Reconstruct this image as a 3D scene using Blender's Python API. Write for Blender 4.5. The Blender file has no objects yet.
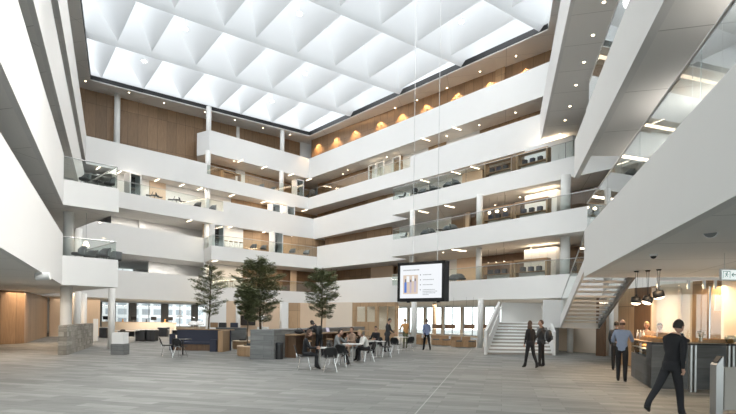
import bpy, bmesh, math, random
from mathutils import Vector, Matrix, Euler
from mathutils.geometry import tessellate_polygon
random.seed(7)
C = bpy.context.scene.collection
SC = bpy.context.scene
PI = math.pi
# ------------------------------------------------------------------ survey
F = 510.0; H = 1.76; H0 = 318.6; TILT = 0.0234; ROLL = math.radians(0.8); PX = 366.0
def plan(px, py, z):
    """survey point: where a level edge at height z stands"""
    yc = py - TILT*(px-368)
    Y = (z-H)*F/(H0-yc)
    return Vector(((px-368)/F*Y, Y))
def ray(px, py):
    x1 = (px-PX)/F; y1 = (H0-py)/F
    x = x1*math.cos(ROLL)-y1*math.sin(ROLL); y = x1*math.sin(ROLL)+y1*math.cos(ROLL)
    return Vector((x, 1.0, y))
def ground(px, py, z=0.0):
    r = ray(px, py); Y = (z-H)/r.z
    return Vector((r.x*Y, Y, z))
def at(px, py, Y):
    r = ray(px, py)
    return Vector((r.x*Y, Y, H+r.z*Y))
def hit(px, a, b):
    """point of the plan line a-b seen in picture column px"""
    k = (px-368)/F
    d = b-a
    t = (k*a.y-a.x)/(d.x-k*d.y)
    return a+d*t
# ------------------------------------------------------------------ materials
def mat(name, col, rough=0.6, metal=0.0, spec=0.5, noise=0.0, scale=8.0, stretch=(1,1,1), bump=0.0, emit=None, es=0.0, col2=None):
    m = bpy.data.materials.new(name); m.use_nodes = True
    nt = m.node_tree; b = nt.nodes['Principled BSDF']
    b.inputs['Base Color'].default_value = (*col, 1)
    b.inputs['Roughness'].default_value = rough
    b.inputs['Metallic'].default_value = metal
    b.inputs['Specular IOR Level'].default_value = spec
    if emit:
        b.inputs['Emission Color'].default_value = (*emit, 1)
        b.inputs['Emission Strength'].default_value = es
    tc = nt.nodes.new('ShaderNodeTexCoord'); mp = nt.nodes.new('ShaderNodeMapping')
    mp.inputs['Scale'].default_value = stretch
    nt.links.new(tc.outputs['Object'], mp.inputs['Vector'])
    nz = nt.nodes.new('ShaderNodeTexNoise'); nz.inputs['Scale'].default_value = scale; nz.inputs['Detail'].default_value = 4
    nt.links.new(mp.outputs['Vector'], nz.inputs['Vector'])
    mx = nt.nodes.new('ShaderNodeMix'); mx.data_type = 'RGBA'
    c2 = col2 or tuple(c*(1-noise) for c in col)
    mx.inputs[6].default_value = (*col, 1); mx.inputs[7].default_value = (*c2, 1)
    nt.links.new(nz.outputs['Fac'], mx.inputs[0]); nt.links.new(mx.outputs[2], b.inputs['Base Color'])
    if bump:
        bp = nt.nodes.new('ShaderNodeBump'); bp.inputs['Strength'].default_value = bump; bp.inputs['Distance'].default_value = 0.01
        nt.links.new(nz.outputs['Fac'], bp.inputs['Height']); nt.links.new(bp.outputs['Normal'], b.inputs['Normal'])
    return m
M = {}
M['white'] = mat('white_plaster', (0.80, 0.795, 0.78), 0.7, noise=0.03, scale=1.5)
M['white2'] = mat('white_paint', (0.80, 0.80, 0.79), 0.45, noise=0.03, scale=3)
M['black'] = mat('black_plastic', (0.012, 0.012, 0.013), 0.45, noise=0.2)
M['black_fab'] = mat('black_cloth', (0.014, 0.014, 0.017), 0.85, noise=0.3, scale=20)
M['charcoal'] = mat('charcoal_cloth', (0.05, 0.052, 0.056), 0.85, noise=0.25, scale=20)
M['navy'] = mat('navy_felt', (0.045, 0.05, 0.075), 0.9, noise=0.2, scale=20)
M['greyshirt'] = mat('grey_knit', (0.22, 0.23, 0.23), 0.9, noise=0.2, scale=30)
M['blueshirt'] = mat('pale_blue_cotton', (0.27, 0.33, 0.46), 0.85, noise=0.15, scale=20)
M['blueshirt2'] = mat('light_blue_cotton', (0.30, 0.36, 0.58), 0.85, noise=0.15, scale=20)
M['whiteshirt'] = mat('white_cotton', (0.75, 0.74, 0.71), 0.85, noise=0.08, scale=20)
M['tanshirt'] = mat('tan_blouse', (0.36, 0.25, 0.18), 0.85, noise=0.15, scale=20)
M['orangeshirt'] = mat('orange_knit', (0.62, 0.32, 0.12), 0.85, noise=0.15, scale=20)
M['olive'] = mat('olive_cotton', (0.12, 0.13, 0.07), 0.85, noise=0.15, scale=20)
M['skin'] = mat('skin', (0.55, 0.33, 0.24), 0.55, noise=0.08, scale=8)
M['shoe'] = mat('black_shoe_leather', (0.015, 0.013, 0.012), 0.35, noise=0.1)
M['hair_brown'] = mat('brown_hair', (0.10, 0.05, 0.028), 0.6, noise=0.4, scale=30, stretch=(4,4,1))
M['hair_dark'] = mat('dark_hair', (0.025, 0.018, 0.014), 0.6, noise=0.4, scale=30, stretch=(4,4,1))
M['hair_blond'] = mat('blond_hair', (0.50, 0.33, 0.17), 0.6, noise=0.3, scale=30, stretch=(4,4,1))
M['eye'] = mat('dark_eye', (0.02, 0.015, 0.01), 0.2)
M['steel'] = mat('brushed_steel', (0.55, 0.55, 0.54), 0.32, metal=1.0, noise=0.15, scale=6, stretch=(20,20,1))
M['chrome'] = mat('chrome', (0.7, 0.7, 0.7), 0.15, metal=1.0)
M['bark'] = mat('bark', (0.16, 0.12, 0.085), 0.9, noise=0.5, scale=14, stretch=(3,3,.6), bump=0.5)
M['soil'] = mat('soil', (0.05, 0.04, 0.03), 0.95, noise=0.5, scale=20)
M['bag'] = mat('black_bag_nylon', (0.018, 0.018, 0.02), 0.7, noise=0.2)
M['peach'] = mat('birch_panel', (0.72, 0.55, 0.40), 0.55, noise=0.12, scale=3, stretch=(6,6,.4))
M['cream'] = mat('cream_board', (0.74, 0.64, 0.53), 0.6, noise=0.05, scale=2)
M['brownshade'] = mat('brown_shade', (0.22, 0.12, 0.07), 0.7, noise=0.15)
M['green'] = mat('leaf_green', (0.20, 0.225, 0.11), 0.6, noise=0.35, scale=1.5)
M['leaf2'] = mat('leaf_pale', (0.32, 0.34, 0.19), 0.6, noise=0.3, scale=1.5)
M['marble'] = mat('white_table_laminate', (0.72, 0.72, 0.70), 0.3, noise=0.04)
M['bread'] = mat('baked_bread', (0.55, 0.28, 0.09), 0.7, noise=0.4, scale=15)
M['red'] = mat('red_print', (0.5, 0.08, 0.05), 0.6)
M['blue'] = mat('blue_print', (0.05, 0.17, 0.55), 0.6)
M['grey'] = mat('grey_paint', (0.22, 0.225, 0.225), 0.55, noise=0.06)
M['soft_grey'] = mat('soft_grey_upholstery', (0.15, 0.16, 0.165), 0.9, noise=0.2, scale=20)
M['column'] = mat('column_plaster', (0.79, 0.785, 0.76), 0.6, noise=0.03, scale=2)
M['steel_strip'] = mat('pale_joint_strip', (0.33, 0.33, 0.32), 0.5)
M['taupe'] = mat('taupe_metal', (0.40, 0.37, 0.33), 0.5, noise=0.05)

def emis(name, col, s, base=(0.8, 0.8, 0.8)):
    m = mat(name, base, 0.5, emit=col, es=s); return m
M['tube'] = emis('warm_lamp_tube', (1.0, 0.80, 0.58), 3.5)
M['down'] = emis('warm_downlight', (1.0, 0.78, 0.52), 14.0)
M['cool'] = emis('cool_downlight', (1.0, 0.98, 0.94), 6.0)
M['glow'] = emis('lamp_glow', (1.0, 0.78, 0.55), 5.0)
M['screen'] = emis('screen_white', (0.93, 0.96, 1.0), 0.62, (0.05, 0.05, 0.05))
M['scr_grey'] = emis('screen_grey_text', (0.42, 0.44, 0.46), 0.5, (0.05, 0.05, 0.05))
M['scr_blue'] = emis('screen_blue', (0.05, 0.20, 0.70), 0.6, (0.05, 0.05, 0.05))
M['scr_tan'] = emis('screen_tan', (0.75, 0.60, 0.48), 0.6, (0.05, 0.05, 0.05))
M['scr_dark'] = emis('screen_dark', (0.10, 0.09, 0.12), 0.6, (0.05, 0.05, 0.05))
M['scr_lilac'] = emis('screen_lilac', (0.55, 0.50, 0.62), 0.6, (0.05, 0.05, 0.05))
M['sign'] = emis('exit_sign_face', (0.85, 0.95, 0.92), 0.55, (0.6, 0.6, 0.6))
M['signmark'] = mat('exit_sign_mark', (0.25, 0.38, 0.36), 0.5)

def wood(name, c1, c2, scale=3.0, panel=None, grain=(14, 14, 0.5), rough=0.5, pw=0.9):
    m = bpy.data.materials.new(name); m.use_nodes = True
    nt = m.node_tree; b = nt.nodes['Principled BSDF']; L = nt.links
    tc = nt.nodes.new('ShaderNodeTexCoord'); mp = nt.nodes.new('ShaderNodeMapping'); mp.inputs['Scale'].default_value = grain
    L.new(tc.outputs['Object'], mp.inputs['Vector'])
    nz = nt.nodes.new('ShaderNodeTexNoise'); nz.inputs['Scale'].default_value = scale; nz.inputs['Detail'].default_value = 5
    L.new(mp.outputs['Vector'], nz.inputs['Vector'])
    rmp = nt.nodes.new('ShaderNodeValToRGB')
    rmp.color_ramp.elements[0].position = 0.32; rmp.color_ramp.elements[0].color = (*c2, 1)
    rmp.color_ramp.elements[1].position = 0.68; rmp.color_ramp.elements[1].color = (*c1, 1)
    L.new(nz.outputs['Fac'], rmp.inputs['Fac'])
    out = rmp.outputs['Color']
    if panel:
        # panel tone: UV of the wall (metres along, metres up)
        bt = nt.nodes.new('ShaderNodeTexBrick'); bt.offset = 0.0
        bt.inputs['Scale'].default_value = 1.0; bt.inputs['Brick Width'].default_value = pw; bt.inputs['Row Height'].default_value = panel
        bt.inputs['Mortar Size'].default_value = 0.012; bt.inputs['Color1'].default_value = (1, 1, 1, 1)
        bt.inputs['Color2'].default_value = (0.78, 0.78, 0.78, 1); bt.inputs['Mortar'].default_value = (0.35, 0.35, 0.35, 1)
        L.new(tc.outputs['UV'], bt.inputs['Vector'])
        mm = nt.nodes.new('ShaderNodeMix'); mm.data_type = 'RGBA'; mm.blend_type = 'MULTIPLY'; mm.inputs[0].default_value = 1
        L.new(out, mm.inputs[6]); L.new(bt.outputs['Color'], mm.inputs[7]); out = mm.outputs[2]
    L.new(out, b.inputs['Base Color']); b.inputs['Roughness'].default_value = rough
    return m
M['walnut'] = wood('walnut_veneer', (0.34, 0.215, 0.120), (0.24, 0.148, 0.082), panel=3.0)
M['oak'] = wood('oak', (0.42, 0.27, 0.15), (0.30, 0.185, 0.10))
M['oakpanel'] = wood('oak_panel_wall', (0.50, 0.34, 0.20), (0.40, 0.26, 0.15), panel=2.4)
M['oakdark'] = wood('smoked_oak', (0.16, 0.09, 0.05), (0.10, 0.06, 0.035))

def stone(name, c1, c2, w=1.2, h=0.3, rot=0.0, rough=0.45, mortar=0.35, vec='Object', c3=None, ms=0.004):
    m = bpy.data.materials.new(name); m.use_nodes = True
    nt = m.node_tree; b = nt.nodes['Principled BSDF']; L = nt.links
    tc = nt.nodes.new('ShaderNodeTexCoord'); mp = nt.nodes.new('ShaderNodeMapping'); mp.inputs['Rotation'].default_value = (0, 0, rot)
    L.new(tc.outputs[vec], mp.inputs['Vector'])
    bt = nt.nodes.new('ShaderNodeTexBrick'); bt.offset = 0.37; bt.offset_frequency = 2
    bt.inputs['Scale'].default_value = 1.0; bt.inputs['Brick Width'].default_value = w; bt.inputs['Row Height'].default_value = h
    bt.inputs['Mortar Size'].default_value = ms; bt.inputs['Bias'].default_value = 0.0
    bt.inputs['Color1'].default_value = (*c1, 1); bt.inputs['Color2'].default_value = (*c2, 1)
    bt.inputs['Mortar'].default_value = tuple(c*mortar for c in c2)+(1,)
    L.new(mp.outputs['Vector'], bt.inputs['Vector'])
    nz = nt.nodes.new('ShaderNodeTexNoise'); nz.inputs['Scale'].default_value = 2.2; nz.inputs['Detail'].default_value = 6
    mp2 = nt.nodes.new('ShaderNodeMapping'); mp2.inputs['Rotation'].default_value = (0, 0, rot); mp2.inputs['Scale'].default_value = (0.7, 5, 1)
    L.new(tc.outputs[vec], mp2.inputs['Vector']); L.new(mp2.outputs['Vector'], nz.inputs['Vector'])
    rr = nt.nodes.new('ShaderNodeMapRange'); rr.inputs[1].default_value = 0.3; rr.inputs[2].default_value = 0.7; rr.inputs[3].default_value = 0.80; rr.inputs[4].default_value = 1.16
    L.new(nz.outputs['Fac'], rr.inputs[0])
    mm = nt.nodes.new('ShaderNodeMix'); mm.data_type = 'RGBA'; mm.blend_type = 'MULTIPLY'; mm.inputs[0].default_value = 1
    L.new(bt.outputs['Color'], mm.inputs[6]); L.new(rr.outputs[0], mm.inputs[7])
    L.new(mm.outputs[2], b.inputs['Base Color']); b.inputs['Roughness'].default_value = rough
    return m
RD = math.atan(0.268)
M['floor'] = stone('floor_stone_planks', (0.145, 0.149, 0.143), (0.25, 0.253, 0.242), 1.25, 0.31, RD, 0.6)
M['darkstone'] = stone('dark_slate', (0.075, 0.08, 0.082), (0.11, 0.115, 0.118), 1.1, 0.28, 0, 0.5, vec='UV')
M['midstone'] = stone('grey_slate_cladding', (0.15, 0.155, 0.155), (0.20, 0.205, 0.20), 0.9, 0.2, 0, 0.6, vec='UV')
M['blockstone'] = stone('split_stone_blocks', (0.20, 0.185, 0.16), (0.36, 0.34, 0.30), 0.42, 0.2, 0, 0.7, vec='UV')
M['carpet'] = mat('grey_carpet', (0.16, 0.155, 0.15), 0.95, noise=0.15, scale=10)

def soffit_mat():
    m = bpy.data.materials.new('soffit_board'); m.use_nodes = True
    nt = m.node_tree; b = nt.nodes['Principled BSDF']; L = nt.links
    tc = nt.nodes.new('ShaderNodeTexCoord')
    bt = nt.nodes.new('ShaderNodeTexBrick'); bt.offset = 0.0
    mp = nt.nodes.new('ShaderNodeMapping'); mp.inputs['Rotation'].default_value = (0, 0, RD)
    bt.inputs['Scale'].default_value = 1.0; bt.inputs['Brick Width'].default_value = 4.8; bt.inputs['Row Height'].default_value = 2.4
    bt.inputs['Mortar Size'].default_value = 0.012
    bt.inputs['Color1'].default_value = (0.86, 0.85, 0.825, 1); bt.inputs['Color2'].default_value = (0.85, 0.84, 0.815, 1); bt.inputs['Mortar'].default_value = (0.5, 0.49, 0.47, 1)
    L.new(tc.outputs['Object'], mp.inputs['Vector']); L.new(mp.outputs['Vector'], bt.inputs['Vector'])
    L.new(bt.outputs['Color'], b.inputs['Base Color']); b.inputs['Roughness'].default_value = 0.75
    return m
M['soffit'] = soffit_mat()

def glass(name, tint=(0.93, 0.96, 0.95), refl=1.0, base=0.06):
    m = bpy.data.materials.new(name); m.use_nodes = True
    nt = m.node_tree; nt.nodes.remove(nt.nodes['Principled BSDF']); L = nt.links
    o = nt.nodes['Material Output']
    t = nt.nodes.new('ShaderNodeBsdfTransparent'); t.inputs['Color'].default_value = (*tint, 1)
    g = nt.nodes.new('ShaderNodeBsdfGlossy'); g.inputs['Roughness'].default_value = 0.01; g.inputs['Color'].default_value = (0.95, 0.97, 0.97, 1)
    fr = nt.nodes.new('ShaderNodeFresnel'); fr.inputs['IOR'].default_value = 1.5
    ad = nt.nodes.new('ShaderNodeMath'); ad.operation = 'ADD'; ad.inputs[1].default_value = base; ad.use_clamp = True
    mx = nt.nodes.new('ShaderNodeMixShader')
    ge = nt.nodes.new('ShaderNodeNewGeometry'); iv = nt.nodes.new('ShaderNodeMath'); iv.operation = 'SUBTRACT'; iv.inputs[0].default_value = 1
    L.new(ge.outputs['Backfacing'], iv.inputs[1]); mu = nt.nodes.new('ShaderNodeMath'); mu.operation = 'MULTIPLY'
    L.new(fr.outputs[0], ad.inputs[0]); L.new(ad.outputs[0], mu.inputs[0]); L.new(iv.outputs[0], mu.inputs[1]); L.new(mu.outputs[0], mx.inputs[0]); L.new(t.outputs[0], mx.inputs[1]); L.new(g.outputs[0], mx.inputs[2])
    L.new(mx.outputs[0], o.inputs['Surface'])
    return m
M['glass'] = glass('clear_glass')
M['glass_smoke'] = glass('grey_balustrade_glass', (0.80, 0.84, 0.84), base=0.10)

def coffer_mat():
    m = bpy.data.materials.new('skylight_baffle'); m.use_nodes = True
    nt = m.node_tree; nt.nodes.remove(nt.nodes['Principled BSDF']); L = nt.links
    o = nt.nodes['Material Output']
    d = nt.nodes.new('ShaderNodeBsdfDiffuse'); d.inputs['Color'].default_value = (0.70, 0.715, 0.72, 1)
    t = nt.nodes.new('ShaderNodeBsdfTranslucent'); t.inputs['Color'].default_value = (0.70, 0.72, 0.73, 1)
    mx = nt.nodes.new('ShaderNodeMixShader'); mx.inputs[0].default_value = 0.31
    L.new(d.outputs[0], mx.inputs[1]); L.new(t.outputs[0], mx.inputs[2]); L.new(mx.outputs[0], o.inputs['Surface'])
    return m
M['coffer'] = coffer_mat()

def facade_mat():
    m = bpy.data.materials.new('neighbour_facade'); m.use_nodes = True
    nt = m.node_tree; b = nt.nodes['Principled BSDF']; L = nt.links
    tc = nt.nodes.new('ShaderNodeTexCoord')
    bt = nt.nodes.new('ShaderNodeTexBrick'); bt.offset = 0.0
    bt.inputs['Scale'].default_value = 1.0; bt.inputs['Brick Width'].default_value = 2.0; bt.inputs['Row Height'].default_value = 1.6
    bt.inputs['Mortar Size'].default_value = 0.30
    bt.inputs['Color1'].default_value = (0.19, 0.21, 0.23, 1); bt.inputs['Color2'].default_value = (0.25, 0.27, 0.285, 1); bt.inputs['Mortar'].default_value = (0.5, 0.5, 0.5, 1)
    L.new(tc.outputs['UV'], bt.inputs['Vector']); L.new(bt.outputs['Color'], b.inputs['Base Color'])
    return m
M['facade'] = facade_mat()

# ------------------------------------------------------------------ mesh helpers
def tagp(o, label=None, cat=None, group=None, kind=None):
    if label: o['label'] = label
    if cat: o['category'] = cat
    if group: o['group'] = group
    if kind: o['kind'] = kind
    return o
def link(name, me, parent=None):
    o = bpy.data.objects.new(name, me); C.objects.link(o)
    if parent: o.parent = parent
    return o
class MB:
    def __init__(s): s.b = bmesh.new()
    def box(s, c, size, rz=0.0, rot=None, bev=0.0):
        r = rot or Euler((0, 0, rz)).to_matrix()
        res = bmesh.ops.create_cube(s.b, size=1.0)
        vs = res['verts']
        bmesh.ops.scale(s.b, vec=size, verts=vs)
        if bev:
            es = list({e for v in vs for e in v.link_edges})
            rr = bmesh.ops.bevel(s.b, geom=es, offset=bev, segments=2, affect='EDGES', clamp_overlap=True)
            vs = list({v for f in rr['faces'] for v in f.verts} | {v for v in vs if v.is_valid})
        bmesh.ops.transform(s.b, matrix=Matrix.Translation(c) @ r.to_4x4(), verts=vs)
        return s
    def tube(s, p0, p1, r0, r1=None, n=10):
        p0 = Vector(p0); p1 = Vector(p1); d = p1-p0; r1 = r0 if r1 is None else r1
        res = bmesh.ops.create_cone(s.b, cap_ends=True, segments=n, radius1=r0, radius2=max(r1, 1e-4), depth=d.length)
        q = Vector((0, 0, 1)).rotation_difference(d.normalized()).to_matrix().to_4x4()
        bmesh.ops.transform(s.b, matrix=Matrix.Translation((p0+p1)/2) @ q, verts=res['verts'])
        return s
    def path(s, pts, r, n=8):
        for a, b in zip(pts, pts[1:]): s.tube(a, b, r, r, n)
        for p in pts[1:-1]: s.ball(p, r, 6)
        return s
    def ball(s, c, r, n=12, sc=(1, 1, 1)):
        res = bmesh.ops.create_uvsphere(s.b, u_segments=n, v_segments=max(5, n*2//3), radius=r)
        bmesh.ops.transform(s.b, matrix=Matrix.Translation(c) @ Matrix.Diagonal((*sc, 1)), verts=res['verts'])
        return s
    def prism(s, poly, z0, z1):
        vb = [s.b.verts.new((p[0], p[1], z0)) for p in poly]; vt = [s.b.verts.new((p[0], p[1], z1)) for p in poly]
        n = len(poly)
        for i in range(n):
            j = (i+1) % n; s.b.faces.new((vb[i], vb[j], vt[j], vt[i]))
        for tri in tessellate_polygon([[Vector((p[0], p[1], 0)) for p in poly]]):
            s.b.faces.new([vb[k] for k in reversed(tri)]); s.b.faces.new([vt[k] for k in tri])
        return s
    def face(s, pts):
        s.b.faces.new([s.b.verts.new(p) for p in pts]); return s
    def lathe(s, prof, c=(0, 0, 0), n=24, cap=True):
        rings = []
        for r, z in prof:
            rings.append([s.b.verts.new((c[0]+r*math.cos(2*PI*i/n), c[1]+r*math.sin(2*PI*i/n), c[2]+z)) for i in range(n)])
        for a, b in zip(rings, rings[1:]):
            for i in range(n): s.b.faces.new((a[i], a[(i+1) % n], b[(i+1) % n], b[i]))
        if cap:
            s.b.faces.new(list(reversed(rings[0]))); s.b.faces.new(rings[-1])
        return s
    def grid(s, fn, nu, nv, th=0.02):
        """curved sheet with thickness; fn(u,v)->Vector"""
        top = [[fn(i/nu, j/nv) for j in range(nv+1)] for i in range(nu+1)]
        def nrm(i, j):
            a = top[min(i+1, nu)][j]-top[max(i-1, 0)][j]; b = top[i][min(j+1, nv)]-top[i][max(j-1, 0)]
            return a.cross(b).normalized()
        A = [[s.b.verts.new(top[i][j]) for j in range(nv+1)] for i in range(nu+1)]
        B = [[s.b.verts.new(top[i][j]-nrm(i, j)*th) for j in range(nv+1)] for i in range(nu+1)]
        for i in range(nu):
            for j in range(nv):
                s.b.faces.new((A[i][j], A[i+1][j], A[i+1][j+1], A[i][j+1])); s.b.faces.new((B[i][j+1], B[i+1][j+1], B[i+1][j], B[i][j]))
        for i in range(nu):
            s.b.faces.new((A[i+1][0], A[i][0], B[i][0], B[i+1][0])); s.b.faces.new((A[i][nv], A[i+1][nv], B[i+1][nv], B[i][nv]))
        for j in range(nv):
            s.b.faces.new((A[0][j], A[0][j+1], B[0][j+1], B[0][j])); s.b.faces.new((A[nu][j+1], A[nu][j], B[nu][j], B[nu][j+1]))
        return s
    def build(s, name, m, parent=None, smooth=False, uv=False, mats=None):
        bmesh.ops.recalc_face_normals(s.b, faces=s.b.faces)
        if uv:
            l = s.b.loops.layers.uv.new('UVMap')
            for f in s.b.faces:
                n = f.normal
                t = Vector((-n.y, n.x, 0)).normalized() if abs(n.z) < 0.9 else Vector((1, 0, 0))
                for lp in f.loops:
                    co = lp.vert.co
                    lp[l].uv = (co.dot(t), co.z if abs(n.z) < 0.9 else co.y)
        me = bpy.data.meshes.new(name); s.b.to_mesh(me); s.b.free()
        if smooth:
            for p in me.polygons: p.use_smooth = True
        for mm in (mats or [m]): me.materials.append(mm)
        return link(name, me, parent)
def thing(name, label, cat, loc=(0, 0, 0), rz=0.0, group=None):
    o = bpy.data.objects.new(name, None); C.objects.link(o); o.empty_display_size = 0.2
    o.location = loc; o.rotation_euler = (0, 0, rz)
    return tagp(o, label, cat, group)
def dup(root, loc, rz=0.0, label=None, group=None):
    r = root.copy(); C.objects.link(r); r.location = loc; r.rotation_euler = (0, 0, rz)
    if label: r['label'] = label
    if group: r['group'] = group
    for ch in list(root.children):
        c = ch.copy(); C.objects.link(c); c.parent = r
        for g in list(ch.children):
            d = g.copy(); C.objects.link(d); d.parent = c
    return r
class Proto:
    """first placement moves the built thing, later ones copy it"""
    def __init__(s, fn): s.fn = fn; s.o = None
    def put(s, loc, rz=0.0, label=None, group=None, scale=None):
        if s.o is None:
            s.o = s.fn(); r = s.o; r.location = loc; r.rotation_euler = (0, 0, rz)
            if label: r['label'] = label
            if group: r['group'] = group
        else: r = dup(s.o, loc, rz, label, group)
        k = scale or 1.0; r.scale = (k, k, k)
        return r
SN = {'trim': 0}
def struct(name, mb, m, uv=False, smooth=False, mats=None):
    return tagp(mb.build(name, m, uv=uv, smooth=smooth, mats=mats), kind='structure')
def trim(mb, m, uv=False):
    SN['trim'] += 1
    return struct('trim_%d' % SN['trim'], mb, m, uv)

# ------------------------------------------------------------------ plan of the atrium
U = [0, 3.09, 6.69, 10.29, 13.89, 17.49]; Fl = [0]+[u+1.15 for u in U[1:]]
ZS = 22.16
FULL = 2.25; LOW = 1.32; RAIL = 2.20
def Lx(Y): return Vector((-2.26-0.498*Y, Y))
def Rx(Y): return Vector((2.4+0.268*Y, Y))
V2 = Vector
def inter(a, b, c, d):
    r = b-a; s = d-c; k = r.x*s.y-r.y*s.x
    t = ((c-a).x*s.y-(c-a).y*s.x)/k
    return a+r*t
# level 4
A4a = plan(125, 169, U[4]); A4b = plan(184, 181, U[4]); C4 = plan(309, 209, U[4])
L4 = inter(Lx(20), Lx(40), A4a, A4b)
B4a = plan(525.5, 151.75, U[4]); R4 = inter(C4, B4a, Rx(20), Rx(30))
A4s = hit(207, A4b, C4); B4s = hit(410, C4, B4a)
# level 5
A5 = plan(209, 151.75, U[5]); C5 = plan(309, 178, U[5]); B5 = plan(526.75, 103, U[5]); B5e = C5+(B5-C5)*1.35
A5r = plan(196.5, 154.5, U[5])
# level 3
A3a = plan(125, 206, U[3]); A3b = plan(224, 223.8, U[3]); C3 = plan(314, 239, U[3]); L3 = inter(Lx(20), Lx(40), A3a, A3b)
B3a = plan(409, 219, U[3]); B3b = plan(392.5, 215.5, U[3]); B3c = plan(552, 183, U[3]); B3d = B3b+(B3c-B3b)*1.32
# level 2
A2a = plan(123.75, 251, U[2]); A2b = plan(205, 261, U[2]); A2c = plan(212.5, 258, U[2]); C2 = plan(318, 268.5, U[2])
B2a = plan(408, 259.75, U[2]); B2b = plan(392.5, 257, U[2]); B2c = plan(552, 237, U[2]); B2d = B2b+(B2c-B2b)*1.22
# boxes on the left (levels 1 and 2)
K0 = Lx(22.9); K1 = K0+V2((1.72, 1.60)); K2 = K1+V2((-12.9, 12.9))
E1 = Rx(15.2); E2 = V2((12.9, 15.2)); E3 = V2((12.9, B2d.y+1.0))
A2o = A2a+(A2a-A2b)*0.6
back = -12.0
Lf = Lx(7.5); Rf = Rx(3.6); LfO = V2((-26, 7.5)); RfO = V2((30, 3.6))
poly = {
 1: [LfO, Lf, K0, K1, K2, A2o, A2a, A2b, A2c, C2, B2a, B2b, B2c, B2d, E3, E2, E1, Rf, RfO],
 3: [LfO, Lf, L3, A3a, A3b, C3, B3a, B3b, B3c, B3d, Rx(26)+V2((5.5, 0)), Rf+V2((5.5, 0)), RfO],
 4: [LfO, Lf, L4, A4a, A4b, C4, B4a, R4, Rf, RfO],
 5: [A5r+V2((-1.0, 3.4)), A5r, A5, C5, B5, B5e, B5e+V2((3, 2))],
}
poly[2] = [p.copy() for p in poly[1]]
OUT = [V2((-26, back)), V2((-36, 44)), V2((-30, 50)), V2((-6.5, 69.5)), V2((1.5, 63.5)), V2((30, 27)), V2((30, back))]

fa = ground(471.75, 349).xy; fb = ground(416, 413).xy
fdir = (fb-fa).normalized(); fn_ = V2((fdir.y, -fdir.x))*.011; fb = fb+fdir*4
SN_DONE = True
def offs(pts, d):
    """offset an open polyline to its left by d (mitred)"""
    out = []
    for i, p in enumerate(pts):
        ds = []
        if i > 0: ds.append((pts[i]-pts[i-1]).normalized())
        if i < len(pts)-1: ds.append((pts[i+1]-pts[i]).normalized())
        ns = [V2((-q.y, q.x)) for q in ds]
        if len(ns) == 1: out.append(p+ns[0]*d)
        else:
            n = (ns[0]+ns[1]); n = n.normalized() if n.length > 0.3 else ns[0]
            out.append(p+n*(d/max(0.35, n.dot(ns[0]))))
    return out
# ground floor
struct('floor', MB().prism([(-60, -40), (-60, 90), (50, 90), (50, -40)], -0.3, 0.0), M['floor'])
trim(MB().prism([tuple(fa-fn_), tuple(fb-fn_), tuple(fb+fn_), tuple(fa+fn_)], 0.0, 0.003), M['steel_strip'])
# slabs of the galleries
for k in (1, 2, 3, 4):
    pg = [tuple(p) for p in offs(poly[k], .04)]+[tuple(p) for p in reversed(OUT[1:-1])]
    mb = MB().prism(pg, U[k]+0.004, Fl[k])
    o = mb.build('floor', None, mats=[M['soffit'], M['carpet']])
    for f in o.data.polygons: f.material_index = 1 if f.normal.z > 0.5 else 0
    tagp(o, kind='structure')
o = MB().prism([tuple(p) for p in (*offs([A5, C5, B5, B5e], .04), V2((30, 24)), V2((30, 27)), V2((1.5, 63.5)), V2((-6.5, 69.5)), A5r+V2((-1.0, 3.4)), A5r)], U[5]+0.004, Fl[5]).build('floor', None, mats=[M['soffit'], M['carpet']])
for f in o.data.polygons: f.material_index = 1 if f.normal.z > 0.5 else 0
tagp(o, kind='structure')

def band(pts, z0, z1, m='white', th=0.16):
    q = offs(pts, th)
    return trim(MB().prism([tuple(p) for p in pts]+[tuple(p) for p in reversed(q)], z0, z1), M[m])
def samples(pts, step):
    tot = sum((b-a).length for a, b in zip(pts, pts[1:])); out = []
    for a, b in zip(pts, pts[1:]):
        n = max(1, round((b-a).length/step))
        for i in range(n): out.append((a+(b-a)*(i/n), a+(b-a)*((i+1)/n)))
    return out
def balustrade(pts, z0, z1, label, step=2.6, railm='steel', post=False, gm='glass'):
    base = V2(pts[0])
    t = thing('glass_balustrade', label, 'balustrade', (base.x, base.y, z0), group=None)
    q = offs(pts, 0.08)
    for a, b in samples(q, step):
        a = a-base; b = b-base; d = (b-a).normalized(); n = V2((-d.y, d.x))*0.008; a2 = a+d*0.012; b2 = b-d*0.012
        MB().prism([tuple(a2-n), tuple(b2-n), tuple(b2+n), tuple(a2+n)], 0.0, z1-z0-0.03).build('glass_panel', M[gm], t)
        if post: MB().tube((b.x, b.y, 0), (b.x, b.y, z1-z0-0.02), 0.018).build('post', M['grey'], t)
    mb = MB()
    for a, b in zip(q, q[1:]):
        a = a-base; b = b-base
        mb.tube((a.x, a.y, z1-z0-0.02), (b.x, b.y, z1-z0-0.02), 0.025, n=8)
    mb.build('handrail', M[railm], t)
    return t
# left gallery bands
Ln = Lf
def U1(k): return U[k]
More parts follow.
